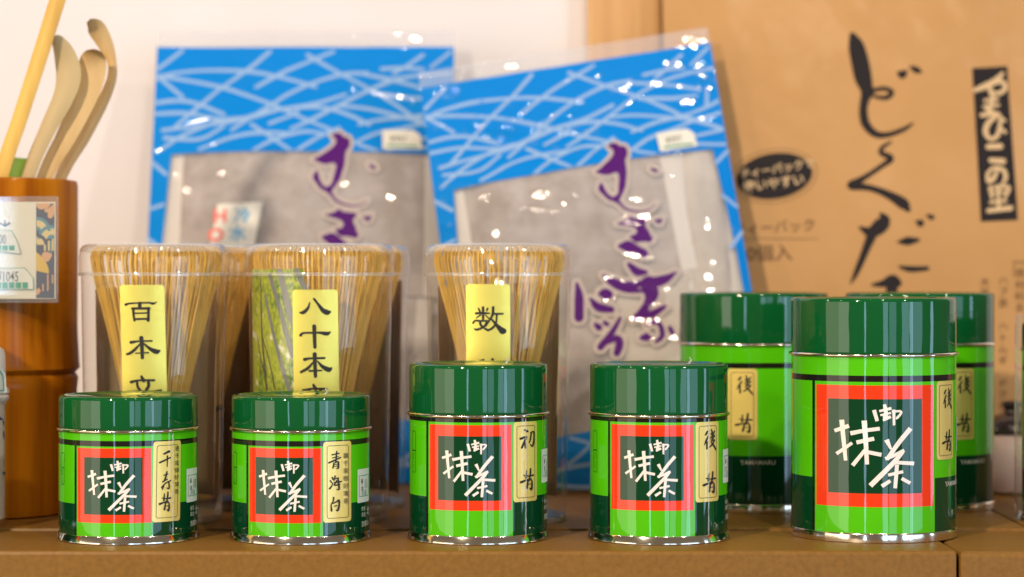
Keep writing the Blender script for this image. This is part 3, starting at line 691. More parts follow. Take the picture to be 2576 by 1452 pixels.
LINES = [[(290, 255), (165, 350)], [(160, 400), (230, 375), (400, 355), (600, 360), (760, 385), (960, 440)], [(170, 385), (300, 405), (500, 445), (700, 515), (800, 560), (940, 625), (1040, 670)], [(175, 395), (290, 490)],
 [(730, 262), (620, 350), (480, 450), (380, 535), (250, 650)], [(1050, 262), (930, 310), (800, 365), (660, 440)], [(152, 520), (260, 510), (360, 525), (500, 585)], [(152, 575), (300, 575), (450, 605), (540, 620)],
 [(920, 280), (1080, 370), (1240, 455), (1360, 530), (1440, 590)], [(1220, 370), (1100, 375), (950, 420), (820, 480), (700, 560), (540, 670)], [(190, 660), (400, 640), (560, 620), (700, 575), (850, 550), (1000, 550), (1130, 590), (1230, 640)],
 [(180, 760), (300, 690), (480, 620), (640, 600), (780, 560), (950, 530), (1110, 480)], [(200, 700), (380, 715), (500, 650)], [(380, 770), (560, 705), (700, 685), (850, 690)], [(640, 640), (740, 710), (850, 790)], [(650, 785), (760, 720), (900, 680), (1000, 690)],
 [(730, 635), (840, 590), (870, 570)], [(840, 665), (950, 610), (1090, 530), (1230, 455), (1340, 410), (1450, 385), (1640, 372)], [(1500, 280), (1410, 340), (1350, 375)], [(1290, 350), (1400, 345), (1500, 350)], [(1200, 375), (1320, 400), (1440, 430), (1560, 470)],
 [(1250, 470), (1330, 480), (1420, 495), (1540, 500)], [(1090, 540), (1230, 555), (1370, 590), (1480, 620), (1640, 690)], [(1180, 640), (1300, 610), (1480, 590), (1600, 560), (1670, 530)], [(870, 785), (980, 710), (1080, 660)], [(1160, 740), (1260, 690), (1390, 660), (1500, 630), (1670, 600)], [(1180, 750), (1280, 785)],
 [(1440, 590), (1560, 650), (1670, 700)], [(1330, 775), (1450, 720), (1670, 690)], [(1640, 262), (1540, 340)], [(1600, 470), (1580, 560)], [(1400, 740), (1550, 760), (1670, 770)]]
MU_BODY = [(378, 152), (420, 130), (480, 135), (515, 175), (575, 195), (592, 255), (580, 320), (548, 372), (540, 450), (532, 540), (505, 640), (485, 710), (445, 775), (405, 835), (385, 870), (398, 925), (360, 900), (300, 855), (262, 838), (210, 770), (165, 700), (180, 650), (205, 605), (228, 620), (250, 710), (280, 770), (315, 805), (350, 795), (385, 765), (400, 700), (425, 600), (430, 545), (410, 518), (360, 525), (300, 535), (220, 505), (178, 480), (172, 460), (220, 440), (290, 390), (370, 330), (420, 270), (420, 220), (385, 175)]
GI = [(300, 1130), (400, 1105), (440, 1080), (475, 1060), (520, 1090), (600, 1100), (665, 1105), (670, 1140), (635, 1180), (640, 1220), (665, 1270), (680, 1330), (705, 1355), (660, 1400), (620, 1390), (560, 1380), (490, 1380), (450, 1340), (425, 1295), (470, 1285), (510, 1270), (520, 1230), (490, 1195), (400, 1165)]
GI_DOT = [(745, 1135), (800, 1140), (850, 1130), (820, 1190), (795, 1200), (760, 1170)]
MU_ST = [[(384, 890, 36), (430, 960, 34), (520, 1005, 28), (620, 1025, 22), (720, 1010, 16), (800, 960, 10)], [(822, 532, 30), (856, 558, 52), (888, 574, 30)]]
CHA = [[(440, 858, 26), (490, 902, 44), (546, 906, 24)], [(272, 925, 12), (330, 968, 44), (420, 1000, 58), (520, 996, 62), (600, 972, 58), (680, 942, 42), (742, 900, 10)], [(566, 985, 90), (582, 1050, 72), (556, 1110, 44), (520, 1160, 40), (466, 1206, 24)], [(520, 1190, 36), (600, 1165, 36), (666, 1124, 22)], [(600, 1205, 26), (640, 1250, 26), (650, 1312, 28), (612, 1352, 18)], [(556, 1236, 24), (602, 1226, 24)], [(522, 1326, 28), (550, 1322, 46), (576, 1326, 18)], [(700, 1260, 24), (716, 1292, 26)],
 [(382, 740, 26), (430, 742, 60), (490, 760, 40), (540, 790, 44), (556, 800, 20)],
 [(104, 978, 16), (118, 1060, 44), (118, 1196, 48)], [(190, 1075, 14), (240, 1130, 44), (325, 1146, 34)], [(258, 1046, 30), (285, 1030, 32), (314, 1050, 36), (285, 1072, 34)], [(226, 1242, 24), (246, 1260, 36)], [(280, 1226, 20), (300, 1240, 24)], [(382, 1200, 18), (330, 1290, 30), (256, 1386, 36)], [(270, 1360, 32), (360, 1330, 36), (376, 1370, 42), (360, 1424, 36)]]
def pack(label, seed, loc, lean, roll, scale, hot, shear=0.0):
    o = thing('tea_pack', label, 'tea pack', loc, 0, 'blue barley tea packs'); o.rotation_euler = (-R(lean), 0, 0)
    rnd = random.Random(seed); ca, sa = math.cos(R(roll)), math.sin(R(roll)); q = PQ * scale
    off = Vector((rnd.uniform(0, 50), rnd.uniform(0, 50), 0)); wk = .24 if hot else .42
    def depth(u, v):
        a = max(0.0, 1 - abs(2 * u / PW - 1) ** 3.0); t = v / PH
        b = max(0.0, min(1, (v - 90) / 330.0)) * max(0.0, min(1, (PH - v) / 120.0)); b = b * b * (3 - 2 * b)
        edge = 1 - .75 * a * b
        p_ = Vector((u / 150, v / 150, 0)) + off
        e1 = noise.noise(Vector(((.94 * v - .34 * u) / 62, (.94 * u + .34 * v) / 420, 1)) + off)      # long creases, two directions
        e2 = noise.noise(Vector(((.82 * v + .57 * u) / 75, (.82 * u - .57 * v) / 380, 6)) + off)
        wr = noise.noise(p_ * .8) * .0020 + (1 - abs(e1)) ** 3 * .0021 + (1 - abs(e2)) ** 3 * .0016 - .0014
        return .0125 * a * b + wk * wr * (.35 + .65 * edge)
    def place(x, z, d):
        X, Z = x * ca - z * sa, x * sa + z * ca
        Z += shear * X
        if Z < .0016: Z = .0016 + (Z - .0016) * .03
        return (X, d, Z)
    front = lambda u, v, of: place((u - PW / 2) * q, (PH - v) * q, -depth(u, v) - of)
    # clear bag: front and back sheets joined along the sealed edges, with a clear header above the print
    nu, nv = 70, 110; V, Fc = [], []
    for side in (0, 1):
        for jv in range(nv + 1):
            v = -44 + (PH + 44) * jv / nv
            for i in range(nu + 1):
                u = PW * i / nu
                if side == 0: V.append(front(u, v, 0))
                else:
                    a = max(0.0, 1 - abs(2 * u / PW - 1) ** 2.5); b = max(0.0, min(1, (v - 60) / 300)) * max(0.0, min(1, (PH - v) / 100))
                    V.append(place((u - PW / 2) * q, (PH - v) * q, .0008 + .010 * a * b))
    n0 = (nu + 1) * (nv + 1)
    for side in (0, 1):
        for jv in range(nv):
            for i in range(nu):
                k = side * n0 + jv * (nu + 1) + i; fc = (k, k + nu + 1, k + nu + 2, k + 1)
                Fc.append(fc if side == 0 else fc[::-1])
    mesh('film', V, Fc, 'pack_film', o)
    F1 = Flat(); F1.poly([(0, 0), (PW, 0), (PW, VB), (0, VB)]); F1.poly([(0, VB), (50, VB), (36, 560), (28, VL), (0, VL)]); F1.poly([(PW - 40, VB), (PW, VB), (PW, VL), (PW - 16, VL), (PW - 24, 560)]); F1.poly([(0, VL), (PW, VL), (PW, PH), (0, PH)])
    F1.n = 0
    bl = F1.build('blue_print', 'pack_blue', front, o, .00012, (11, 11), eps=0, smooth=True)
    F2 = Flat(lambda x, y: c7(x, y))
    for s in LINES: F2.stroke([(a, b, 15 + 5 * rnd.random()) for a, b in s], n=8)
    F2.v = [(min(max(a, 2), PW - 2), min(max(b, 2), VB - 2), l) for a, b, l in F2.v]
    F2.build('line_pattern', 'pack_line', front, bl, .00020, (14, 14), eps=.000008, smooth=True)
    for grp in ([[(2, 310), (40, 345)], [(2, 430), (36, 424)], [(2, 510), (32, 535)], [(2, 640), (28, 600)], [(2, 800), (28, 840)]], [[(708, 330), (743, 300)], [(710, 420), (743, 450)], [(708, 560), (743, 520)], [(714, 700), (743, 720)]],
              [[(10, VL + 10), (200, 1080), (380, 1110)], [(60, 1110), (240, 1040), (330, VL + 6)], [(250, VL + 8), (420, 1060), (600, 1110)], [(300, 1100), (480, 1040), (560, VL + 8)], [(420, VL + 10), (600, 1060), (735, 1100)], [(500, 1110), (640, 1060), (735, VL + 12)], [(20, 1060), (300, 1050), (520, 1085), (735, 1065)]]):
        if grp[0][0][1] < 900:
            for s in grp:
                F2b = Flat(); F2b.stroke([(a, b, 9) for a, b in s], n=8); F2b.build('printed_line', 'pack_line', front, bl, .00020, (14, 14), smooth=True)
        else:
            F2b = Flat()
            for s in grp: F2b.stroke([(a, b, 9) for a, b in s], n=8)
            F2b.build('line_pattern', 'pack_line', front, bl, .00020, (14, 14), eps=.000008, smooth=True)
    # purple brush lettering with its pale outline
    def letters(extra):
        A = Flat(lambda x, y: c1(x, y)); e = extra * 4.62
        for P_ in (MU_BODY, GI, GI_DOT):
            if extra: A.outline([(x, y) for x, y in P_], 2 * e)
            else: A.poly([(x, y) for x, y in P_], smooth=3)
        if extra:
            for P_ in (MU_BODY, GI, GI_DOT): A.poly([(x, y) for x, y in P_])
        for s in MU_ST: A.stroke(s, extra=e)
        B = Flat(lambda x, y: c2(x, y)); e = extra * 2.565
        for s in CHA: B.stroke(s, extra=e, k=1.3)
        k = len(A.v); A.v += [(a, b, l + A.n) for a, b, l in B.v]; A.f += [tuple(i + k for i in f_) for f_ in B.f]
        return A
    lt = letters(0).build('lettering', 'pack_purple', front, o, .00048, (14, 14), eps=.000003, smooth=True)
    letters(9).build('lettering_outline', 'pack_halo', front, lt, .00030, (14, 14), eps=.0000012, smooth=True)
    # price sticker
    ps = Flat(); ps.poly([(570, 232), (648, 230), (664, 244), (668, 282), (572, 286)])
    st = ps.build('price_sticker', 'paper_white', front, o, .0012, (14, 14), smooth=True)
    pt = Flat(); pt.text('¥997' if hot else '¥997', 590, 266, 29, up=-1, sx=.7); pt.build('lettering', 'price_ink', front, st, .0013, (14, 14))
    pg = Flat(); pg.rect(582, 272, 658, 278); pg.build('price_line', 'price_green', front, st, .0013, (14, 14))
    if hot:
        hs = Flat(); hs.poly([lp(553, 532), lp(667, 528), lp(633, 700), lp(522, 706)])
        st = hs.build('hot_cold_sticker', 'paper_white', front, o, .0012, (14, 14), smooth=True)
        st['label'] = 'white slanted sticker with red HOT and blue 冷水'
        ht = Flat()
        for i, ch in enumerate('HOT'): ht.text(ch, lp(556, 0)[0] + 8 - 11 * i, lp(0, 577)[1] + i * 48, 48, up=-1, bold=.035)
        ht.build('lettering', 'hot_red', front, st, .00135, (14, 14))
        ct = Flat()
        for i, ch in enumerate('冷水'): ct.text(ch, lp(608, 0)[0] + 8 - 11 * i, lp(0, 576)[1] + i * 46, 42, up=-1, bold=.02)
        ct.build('lettering', 'cold_blue', front, st, .00135, (14, 14))
    # tea bags inside: puffed pads of cloth with flat pale seams, each behind the film
    def pad(u0, v0, u1, v1, rot, gap, seam=38, crum=1.0, cloth='tea_cloth'):
        n_, m_ = 26, 22; V, Fc, mi = [], [], []; cu, cv_ = (u0 + u1) / 2, (v0 + v1) / 2; c_, s_ = math.cos(R(rot)), math.sin(R(rot))
        w_, h_ = u1 - u0, v1 - v0; so = Vector((rnd.uniform(0, 90), rnd.uniform(0, 90), 0))
        us = sorted(set([0, seam / w_, 1 - seam / w_, 1] + [i / n_ for i in range(n_ + 1)]))
        for s in (0, 1):
            for jv in range(m_ + 1):
                for t in us:
                    x, y_ = (t - .5) * w_, (jv / m_ - .5) * h_
                    u, v = cu + x * c_ - y_ * s_, cv_ + x * s_ + y_ * c_
                    u = min(max(u, 4), PW - 4); v = min(max(v, 20), PH - 8)
                    tt = max(0, min(1, (t - seam / w_) / (1 - 2 * seam / w_))); pf = (1 - abs(2 * tt - 1) ** 4) * (1 - abs(2 * jv / m_ - 1) ** 4)
                    cr = noise.noise(Vector((u / 70, v / 90, 0)) + so) * .0016 * crum + noise.noise(Vector((u / 25, v / 30, 5)) + so) * .0006 * crum
                    d = -depth(u, v) + gap + (.0022 * (1 - pf) + abs(cr) if s == 0 else .0024 + .0016 * pf)
                    V.append(place((u - PW / 2) * q, (PH - v) * q, max(d, -depth(u, v) + .0002)))
        n1 = len(us); n0_ = n1 * (m_ + 1)
        for s in (0, 1):
            for jv in range(m_):
                for i in range(n1 - 1):
                    k = s * n0_ + jv * n1 + i; fc = (k, k + n1, k + n1 + 1, k + 1); Fc.append(fc if s == 0 else fc[::-1])
                    tm = (us[i] + us[i + 1]) / 2 * w_; mi.append(1 if tm < seam or tm > w_ - seam else 0)
        mesh('tea_bag', V, Fc, [cloth, 'tea_seal'], o, True, mi)
    if hot:
        pad(40, 150, 716, 660, 0, .0003, 40, 3.2); pad(60, 600, 690, 980, 3, .0020, 36, 1.6); pad(420, 640, 720, 1090, 70, .004, 36, 1.6)
    else:
        pad(36, 150, 612, 610, -1.5, .0003, 40, 2.4); pad(586, 170, 738, 790, 4, .0008, 26, 2.4, 'tea_pale'); pad(40, 575, 430, 900, 8, .0012, 36, 2.2); pad(330, 560, 715, 960, -14, .0008, 40, 3.2, 'tea_pale'); pad(60, 820, 690, 1090, 4, .0018, 36, 2.0)
    return o
pack('upright blue and clear tea pack with purple lettering and a HOT sticker', 3, (-.1197, 1.325 + CY, ST), 17.7, 0, 1.0, True)
pack('tilted blue and clear tea pack with purple lettering, in front of the kraft bag', 8, (.0618, 1.280 + CY, ST + .0005), 17.7, 7.4, .951, False, .04)

# ------------------------------------------------------------------ kraft paper bag
KD, KK = 1.326, .245
def kp(px, py):
    Y = (py - HZ) / F; t = (KD + CH * KK) / (1 + KK * Y)
    return ((px - CX) / F * t, CH - Y * t)
kx0, kx1, kz1 = .0866, .345, .345
def kmap(x, z, o):
    t, s = (x - kx0) / (kx1 - kx0), z / kz1
    b = .010 * max(0, 1 - abs(2 * t - 1) ** 3) * max(0, 1 - abs(2 * s - 1) ** 3)
    w = noise.noise(Vector((x * 22, z * 14, 2))) * .0028 + abs(noise.noise(Vector((x * 34 + z * 25, z * 16 - x * 8, 7)))) * .0026
    return (x, CY + KD + KK * z - b - w * (.4 + .6 * s) - o, z + ST)
kb = thing('kraft_bag', 'large brown paper bag with black brush lettering どくだみ', 'paper bag')
nu, nv = 60, 70; V, Fc = [], []
for s in (0, 1):
    for j in range(nv + 1):
        for i in range(nu + 1):
            x, z = kx0 + (kx1 - kx0) * i / nu, kz1 * j / nv + .0004
            a = kmap(x, z, 0); V.append(a if s == 0 else (a[0], CY + KD + KK * z + .004 * max(0, 1 - abs(2 * i / nu - 1) ** 2), a[2]))
n0 = (nu + 1) * (nv + 1)
for s in (0, 1):
    for j in range(nv):
        for i in range(nu):
            k = s * n0 + j * (nu + 1) + i; fc = (k, k + 1, k + nu + 2, k + nu + 1); Fc.append(fc if s == 0 else fc[::-1])
mesh('paper', V, Fc, 'kraft', kb)
c3 = lambda x, y: kp((3340 + x / 1.37) / 1.59, (120 + y / 1.37) / 1.59)
DOKU = [[(84, 52, 34), (102, 104, 74), (122, 190, 86), (142, 286, 82), (160, 352, 58), (146, 420, 42), (142, 470, 42), (156, 536, 42), (210, 588, 34), (280, 590, 26), (360, 562, 22), (410, 530, 10)], [(166, 376, 40), (200, 350, 22), (258, 340, 22), (296, 360, 24), (270, 388, 24), (216, 386, 16), (188, 374, 14)],
 [(330, 254, 14), (352, 262, 44), (376, 244, 10)], [(400, 224, 16), (430, 240, 32), (456, 250, 10)], [(292, 630, 10), (246, 660, 20), (238, 690, 24), (292, 720, 30), (240, 762, 24), (150, 822, 26), (76, 866, 46)], [(76, 870, 40), (180, 882, 30), (280, 920, 40), (356, 966, 54), (384, 1000, 24)],
 [(124, 1098, 16), (175, 1120, 50), (226, 1092, 72), (250, 1054, 62), (236, 1022, 16)], [(192, 1120, 50), (152, 1220, 38), (102, 1340, 26), (72, 1402, 6)], [(430, 1064, 14), (450, 1072, 38)], [(486, 1030, 10), (512, 1040, 28)], [(326, 1176, 8), (380, 1170, 40), (440, 1164, 16)], [(340, 1310, 14), (400, 1322, 28), (490, 1318, 20)],
 [(186, 1408, 10), (250, 1400, 36), (300, 1378, 46), (330, 1398, 36)], [(300, 1400, 60), (280, 1500, 50), (200, 1600, 40), (140, 1660, 30), (220, 1690, 30), (400, 1640, 26)]]
fk = Flat(c3)
for s in DOKU: fk.stroke(s, k=1.12)
fk.build('lettering', 'kraft_ink', kmap, kb, .0003, (.004, .004), smooth=True)
fk = Flat(lambda x, y: kp(x, y)); fk.ellipse(1943, 450, 96, 57, R(-9)); fk.ellipse(1943, 450, 108, 67, R(-9), r0=.985)
ov = fk.build('oval_badge', 'kraft_ink', kmap, kb, .0003, (.004, .004), smooth=True)
fk = Flat(lambda x, y: kp(x, y)); fk.text('ティーバックで', 1858, 456, 27, up=-1, bold=.02, rot=R(9)); fk.text('使いやすい', 1866, 490, 31, up=-1, bold=.02, rot=R(8))
fk.build('lettering', 'kraft_light', kmap, ov, .0005, (.004, .004))
fk = Flat(lambda x, y: kp(x, y)); fk.text('ティーバック', 1838, 596, 35, up=-1, rot=R(3), bold=.006); fk.text('30個入', 1852, 662, 46, up=-1, rot=R(2), bold=.008); fk.rect(1840, 606, 2052, 607.5)
fk.build('lettering', 'kraft_grey', kmap, kb, .0003, (.004, .004))
fk = Flat(lambda x, y: kp(x, y))
fk.text('原材料名', 2545, 702, 26, up=-1, vertical=True, gap=1.12); fk.rect(2541, 664, 2572, 667); fk.rect(2541, 664, 2543, 700)
fk.text('ハブ茶 ハトムギ ドクダミ', 2503, 720, 25, up=-1, vertical=True, gap=1.14); fk.text('大麦', 2457, 724, 25, up=-1, vertical=True, gap=1.14)
fk.build('lettering', 'kraft_grey', kmap, kb, .0003, (.004, .004))
fk = Flat(lambda x, y: kp(x, y)); fk.poly([(2437, 181), (2526, 175), (2551, 560), (2459, 564)])
bx_ = fk.build('black_panel', 'kraft_ink', kmap, kb, .0003, (.004, .004), smooth=True)
fk = Flat(lambda x, y: kp((3840 + x / 2.074) / 1.59, (240 + y / 2.074) / 1.59))
for st_ in ([(92, 282, 34), (180, 246, 52), (262, 206, 52), (326, 142, 30)], [(262, 214, 40), (330, 212, 36), (348, 262, 40), (300, 304, 36), (240, 296, 26)], [(212, 232, 40), (232, 320, 34)],
  [(176, 366, 26), (278, 352, 30)], [(170, 416, 28), (290, 402, 26)], [(246, 336, 34), (226, 400, 34), (196, 446, 34), (240, 448, 26)],
  [(150, 486, 36), (250, 474, 34), (288, 478, 30), (206, 548, 44), (182, 624, 44), (222, 682, 34), (280, 652, 38), (302, 566, 34), (308, 496, 26)], [(322, 518, 24), (346, 532, 22)], [(322, 606, 26), (346, 626, 28)],
  [(204, 746, 46), (304, 742, 48)], [(224, 858, 40), (326, 866, 48)], [(286, 922, 22), (244, 1008, 40), (206, 1030, 36), (200, 966, 30), (258, 918, 30), (328, 940, 36), (346, 1000, 36), (322, 1048, 24)],
  [(216, 1084, 30), (236, 1164, 28)], [(216, 1084, 22), (368, 1078, 30), (342, 1160, 28)], [(232, 1124, 20), (350, 1116, 20)], [(286, 1066, 28), (290, 1262, 32)], [(222, 1204, 26), (346, 1192, 26)], [(206, 1272, 38), (388, 1250, 44)]): fk.stroke(st_)
fk.build('lettering', 'kraft_light', kmap, bx_, .0005, (.004, .004))

# ------------------------------------------------------------------ bamboo pot with scoops and its price sign
PD = 1.186; PX = (-35 - CX) / F * PD; PY = CY + PD
pot = thing('bamboo_pot', 'tall polished orange-brown bamboo pot holding tea scoops', 'pot', (PX, PY, ST))
r = .0452
prof = [(0, 0), (r - .003, 0), (r - .001, .0008), (r - .0006, .004), (r - .0008, .030), (r - .0004, .060), (r + .0002, .0655), (r - .0006, .0672), (r - .0014, .0680), (r - .0004, .0690), (r + .0010, .0705), (r + .0006, .074), (r - .0002, .090), (r, .125), (r, .1600), (r - .0006, .1618), (r - .0022, .1622), (r - .0060, .1620), (r - .0066, .1612), (r - .0066, .020), (0, .020)]
lathe('vessel', prof, ['pot_bamboo', 'pot_inside'], pot, 96, wob=lambda a, z: .0006 * math.sin(2 * a + 1) + .0003 * math.sin(3 * a), idx=[0] * 17 + [1] * 3)
def strip(nm, label, pts, D, matname, thick=.0016, curl=0.0, group='bamboo tea scoops in the pot', tipround=True):
    """a bamboo slip following (px, py, width px), standing in the pot"""
    p0, p1 = pts[0], pts[1]; k = 235.0 / max(p0[1] - p1[1], 1)
    base = (p0[0] + (p0[0] - p1[0]) * k * .62, p0[1] + 235, p0[2] * .85)
    s = spline([base] + list(pts), 8); n = len(s); V, Fc = [], []
    for i, (px, py, w) in enumerate(s):
        a, b = s[max(i - 1, 0)], s[min(i + 1, n - 1)]; dx, dy = b[0] - a[0], b[1] - a[1]; d = math.hypot(dx, dy)
        nx, ny = -dy / d, dx / d; t = i / (n - 1)
        dd = D - curl * max(0, (t - .6) / .4) ** 2
        for q, (f_, dp) in enumerate(((-.5, .0004), (-.3, -.0003), (0, -.0006), (.3, -.0003), (.5, .0004))):
            V.append(at(px + nx * w * f_, py + ny * w * f_, dd) + Vector((0, dp, 0)))
        for q, f_ in enumerate((.46, 0, -.46)):
            V.append(at(px + nx * w * f_, py + ny * w * f_, dd) + Vector((0, thick, 0)))
    for i in range(n - 1):
        for q in range(8): Fc.append((i * 8 + q, i * 8 + 8 + q, i * 8 + 8 + (q + 1) % 8, i * 8 + (q + 1) % 8))
    Fc.append(tuple(range(8))); Fc.append(tuple(range(8 * n - 8, 8 * n)))
    o = mesh(nm, V, Fc, matname)
    bm = bmesh.new(); bm.from_mesh(o.data); bmesh.ops.recalc_face_normals(bm, faces=bm.faces)
    for e in bm.edges:
        if len(e.link_faces) == 2 and e.calc_face_angle(0) > R(40): e.smooth = False
    bm.to_mesh(o.data); bm.free()
    return tag(o, label, 'tea scoop', group)
h = lambda pts: [(a / 2.0, b / 2.0, w / 2.0 * 1.08) for a, b, w in pts]
strip('tea_scoop', 'straight yellow bamboo scoop leaning out of the top of the picture', h([(2, 895, 68), (100, 590, 70), (200, 280, 72), (300, -40, 74), (380, -290, 76)]), 1.163, 'scoop_yellow', .0026)
strip('tea_scoop', 'dull grey-tan bamboo scoop with a bent tip, beside the straight yellow one', h([(140, 895, 64), (235, 660, 76), (318, 490, 98), (344, 380, 116), (326, 280, 102), (290, 205, 60), (268, 184, 14)]), 1.173, 'scoop_grey', .0018, .008)
strip('tea_scoop', 'tan bamboo scoop with a broad rounded tip in the middle', h([(222, 900, 74), (330, 690, 94), (420, 500, 116), (456, 380, 134), (468, 300, 122), (474, 262, 80), (476, 248, 20)]), 1.181, 'scoop_tan', .0018, .010)
strip('tea_scoop', 'slender tan bamboo scoop curving up highest behind the others', h([(300, 905, 56), (420, 690, 62), (512, 520, 56), (560, 400, 46), (562, 310, 44), (528, 220, 74), (482, 140, 84), (446, 104, 30)]), 1.191, 'scoop_tan', .0016, .014)
strip('bamboo_slip', 'short green bamboo slip just above the pot rim', [(40, 455, 44), (44, 425, 44), (47, 397, 44)], 1.199, 'bamboo_green', .0014)
bpy.data.objects['bamboo_slip']['category'] = 'bamboo slip'
# sign
SD = 1.1345
def sgp(px, py): a = at(px, py, SD); return (a.x, a.z)
sgn = thing('price_sign', 'clear acrylic sign with a patterned card, leaning on the bamboo pot', 'sign', (0, 0, 0))
x0, z1 = sgp(-150, 494); x1, z0 = sgp(146, 762)
ys = CY + SD
smap = lambda x, z, o: (x, ys - o, z)
box('acrylic_front', (x0, ys - .0016, z0), (x1, ys - .0006, z1), 'acrylic', sgn, bev=.0003)
box('acrylic_back', (x0, ys + .0010, z0), (x1, ys + .0020, z1), 'acrylic', sgn, bev=.0003)
cf = Flat(sgp); cf.rect(-144, 508, 140, 752); card = cf.build('card', 'card_cream', smap, sgn, .00005)
cs = lambda x, y: sgp(x / 2.503 / 1.59, (740 + y / 2.503) / 1.59)
def art(name, mt, fn, lv, par=card):
    A = Flat(cs); fn(A); A.build(name, mt, smap, par, .00012 + .00006 * lv)
art('pattern_field', 'navy', lambda A: A.rect(362, 186, 546, 1134), 0)
def fl1(A):
    A.poly([(366, 190), (500, 186), (480, 230), (420, 245), (385, 235)], 3); A.poly([(450, 245), (500, 225), (544, 190), (544, 290), (510, 335), (480, 320), (478, 280), (448, 270)], 3)
    A.poly([(420, 700), (450, 670), (520, 690), (505, 740), (470, 770), (430, 750)], 3); A.poly([(364, 1050), (390, 1030), (410, 1060), (385, 1100), (364, 1100)]); A.rect(472, 895, 486, 1060); A.rect(520, 900, 534, 985); A.rect(424, 990, 438, 1064)
art('printed_flower', 'peach', fl1, 1)
def arc(A, x, y, r0, r1, a0, a1):
    n = 14; a = [R(a0 + (a1 - a0) * i / n) for i in range(n + 1)]
    cl = lambda q: min(max(q, 363), 545)
    A._add([(cl(x + r1 * math.cos(t)), y - r1 * math.sin(t)) for t in a] + [(cl(x + r0 * math.cos(t)), y - r0 * math.sin(t)) for t in a], [(i, i + 1, n + 2 + i, n + 1 + i) for i in range(n)])
art('printed_wave', 'cream_yellow', lambda A: [arc(A, 368, 460, 10, 118, 0, 90), arc(A, 515, 540, 10, 118, 20, 180), arc(A, 366, 600, 10, 112, 0, 90), A.rect(440, 560, 460, 660), A.rect(480, 560, 500, 660), A.rect(520, 540, 540, 660)], 1)
art('printed_wave', 'teal', lambda A: [arc(A, 368, 460, 108, 140, 0, 90), arc(A, 368, 460, 8, 44, 0, 90), arc(A, 515, 540, 106, 138, 20, 180), arc(A, 515, 540, 6, 42, 0, 180), A.rect(505, 560, 520, 690)], 2)
art('printed_wave', 'navy', lambda A: [arc(A, 366, 600, 80, 112, 0, 90), A.rect(462, 560, 478, 660)], 3)
art('printed_fan', 'yellow', lambda A: A.poly([(363, 670), (420, 720), (470, 790), (490, 850), (488, 888), (363, 858)]), 2)
def lab(name, pts, txt, tx, ty, sz, gx0, gy0, gx1, gy1):
    A = Flat(cs); A.poly(pts); l_ = A.build(name, 'paper_white', smap, sgn, .00060)
    A = Flat(cs); A.text(txt, tx, ty, sz, up=-1, sx=.62, bold=.005); A.build('lettering', 'price_ink', smap, l_, .00068)
    A = Flat(cs); n = max(3, int((gx1 - gx0) / 60))
    for i in range(n): A.rrect(gx0 + i * (gx1 - gx0) / n, gy0, gx0 + (i + .82) * (gx1 - gx0) / n, gy1, 6)
    A.outline(pts, 5); A.build('price_stamp', 'price_green', smap, l_, .00068)
lab('price_label', [(-120, 455), (110, 455), (175, 560), (212, 690), (-120, 655)], '1100', -95, 590, 130, -110, 605, 160, 655)
lab('price_label', [(-120, 835), (250, 830), (335, 930), (340, 1045), (-120, 1045)], '¥1045', -30, 965, 140, -110, 975, 295, 1035)
A = Flat(cs)
for s in ([(5, 385, 14), (45, 405, 18)], [(52, 355, 10), (54, 410, 22)], [(100, 380, 14), (62, 405, 18)]): A.stroke(s)
A.build('printed_leaf', 'kraft_ink', smap, card, .0003)

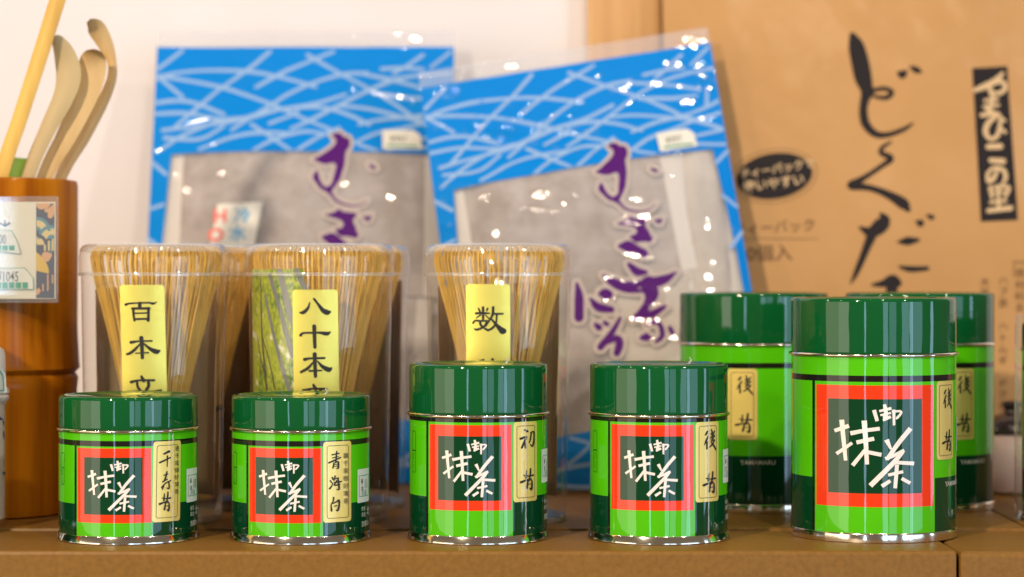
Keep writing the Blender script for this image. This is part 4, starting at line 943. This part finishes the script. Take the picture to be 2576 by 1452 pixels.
# ------------------------------------------------------------------ small white bottle at the edge, jar behind the tins
BD = 1.120; bo = thing('white_bottle', 'slim white bottle with blue pattern and a price tag at its cap', 'bottle', ((-64 - CX) / F * BD, CY + BD, ST))
mm = .001
lathe('bottle_body', [(0, 0), (13.9 * mm, 0), (14.2 * mm, .8 * mm), (14.0 * mm, 3.5 * mm), (13.9 * mm, 5 * mm), (13.9 * mm, 55 * mm), (14.6 * mm, 57 * mm), (15.6 * mm, 58 * mm), (15.8 * mm, 59.5 * mm), (15.2 * mm, 60.5 * mm)], ['bottle_white', 'tinplate'], bo, 56, idx=[1, 1, 1, 0, 0, 0, 0, 0, 0])
lathe('cap', [(15.2 * mm, 60.5 * mm), (15.9 * mm, 61.5 * mm), (15.6 * mm, 63 * mm), (14.3 * mm, 64 * mm), (14.0 * mm, 79 * mm), (13.2 * mm, 81.5 * mm), (11.5 * mm, 82.6 * mm), (0, 82.8 * mm)], 'bottle_white', bo, 56)
rnd = random.Random(4)
B = Flat()
for i in range(34):
    s, z = rnd.uniform(.006, .021), rnd.uniform(.022, .053); a = rnd.uniform(0, 6.28); L_ = rnd.uniform(.0012, .0030); w = rnd.uniform(.0004, .0009)
    c_, s_ = math.cos(a), math.sin(a)
    B.poly([(s - c_ * L_, z - s_ * L_), (s - s_ * w, z + c_ * w), (s + c_ * L_, z + s_ * L_), (s + s_ * w, z - c_ * w)])
B.build('blue_pattern', 'bottle_blue', cyl(.0139), bo, .0001, (.0015, None))
t0 = lambda px, py: ((px + 64) / F * BD, CH - ST - (py - HZ) / F * (BD - .016))
tg2 = Flat(lambda px, py: t0(px, py)); tg2.poly([(-60, 915), (14, 915), (32, 940), (35, 988), (-60, 994)])
flat_map = lambda x, z, o: (x, -.0162 - o, z)
tl = tg2.build('price_tag', 'paper_white', flat_map, bo, 0)
sm = tl.modifiers.new('t', 'SOLIDIFY'); sm.thickness = .0003
A = Flat(lambda px, py: t0(px, py)); A.text('¥66', -34, 968, 34, up=-1, sx=.6, bold=.01); A.build('lettering', 'price_ink', flat_map, tl, .0002)
A = Flat(lambda px, py: t0(px, py)); A.outline([(-55, 922), (10, 922), (26, 944), (29, 982), (-55, 987)], 2); A.rect(-30, 972, -8, 982); A.rect(-4, 972, 16, 982); A.build('price_stamp', 'price_green', flat_map, tl, .0002)

JD = 1.293; ja = thing('small_jar', 'pale pink ribbed jar with dark lid, in the gap beside the rear tin', 'jar', ((2546 - CX) / F * JD, CY + JD, ST))
lathe('jar_belly', [(0, 0), (.016, 0), (.0195, .0012), (.0228, .008), (.0236, .016), (.0222, .024), (.0185, .0295), (.0150, .0315)], 'jar_pink', ja, 120, wob=lambda a, z: .00028 * math.sin(60 * (a + z * 18)))
lathe('jar_lid', [(.0165, .0312), (.0172, .0322), (.0168, .0350), (.0120, .0400), (.0050, .0425), (.0042, .0440), (.0056, .0462), (.0050, .0485), (0, .0492)], 'jar_plum', ja, 72)
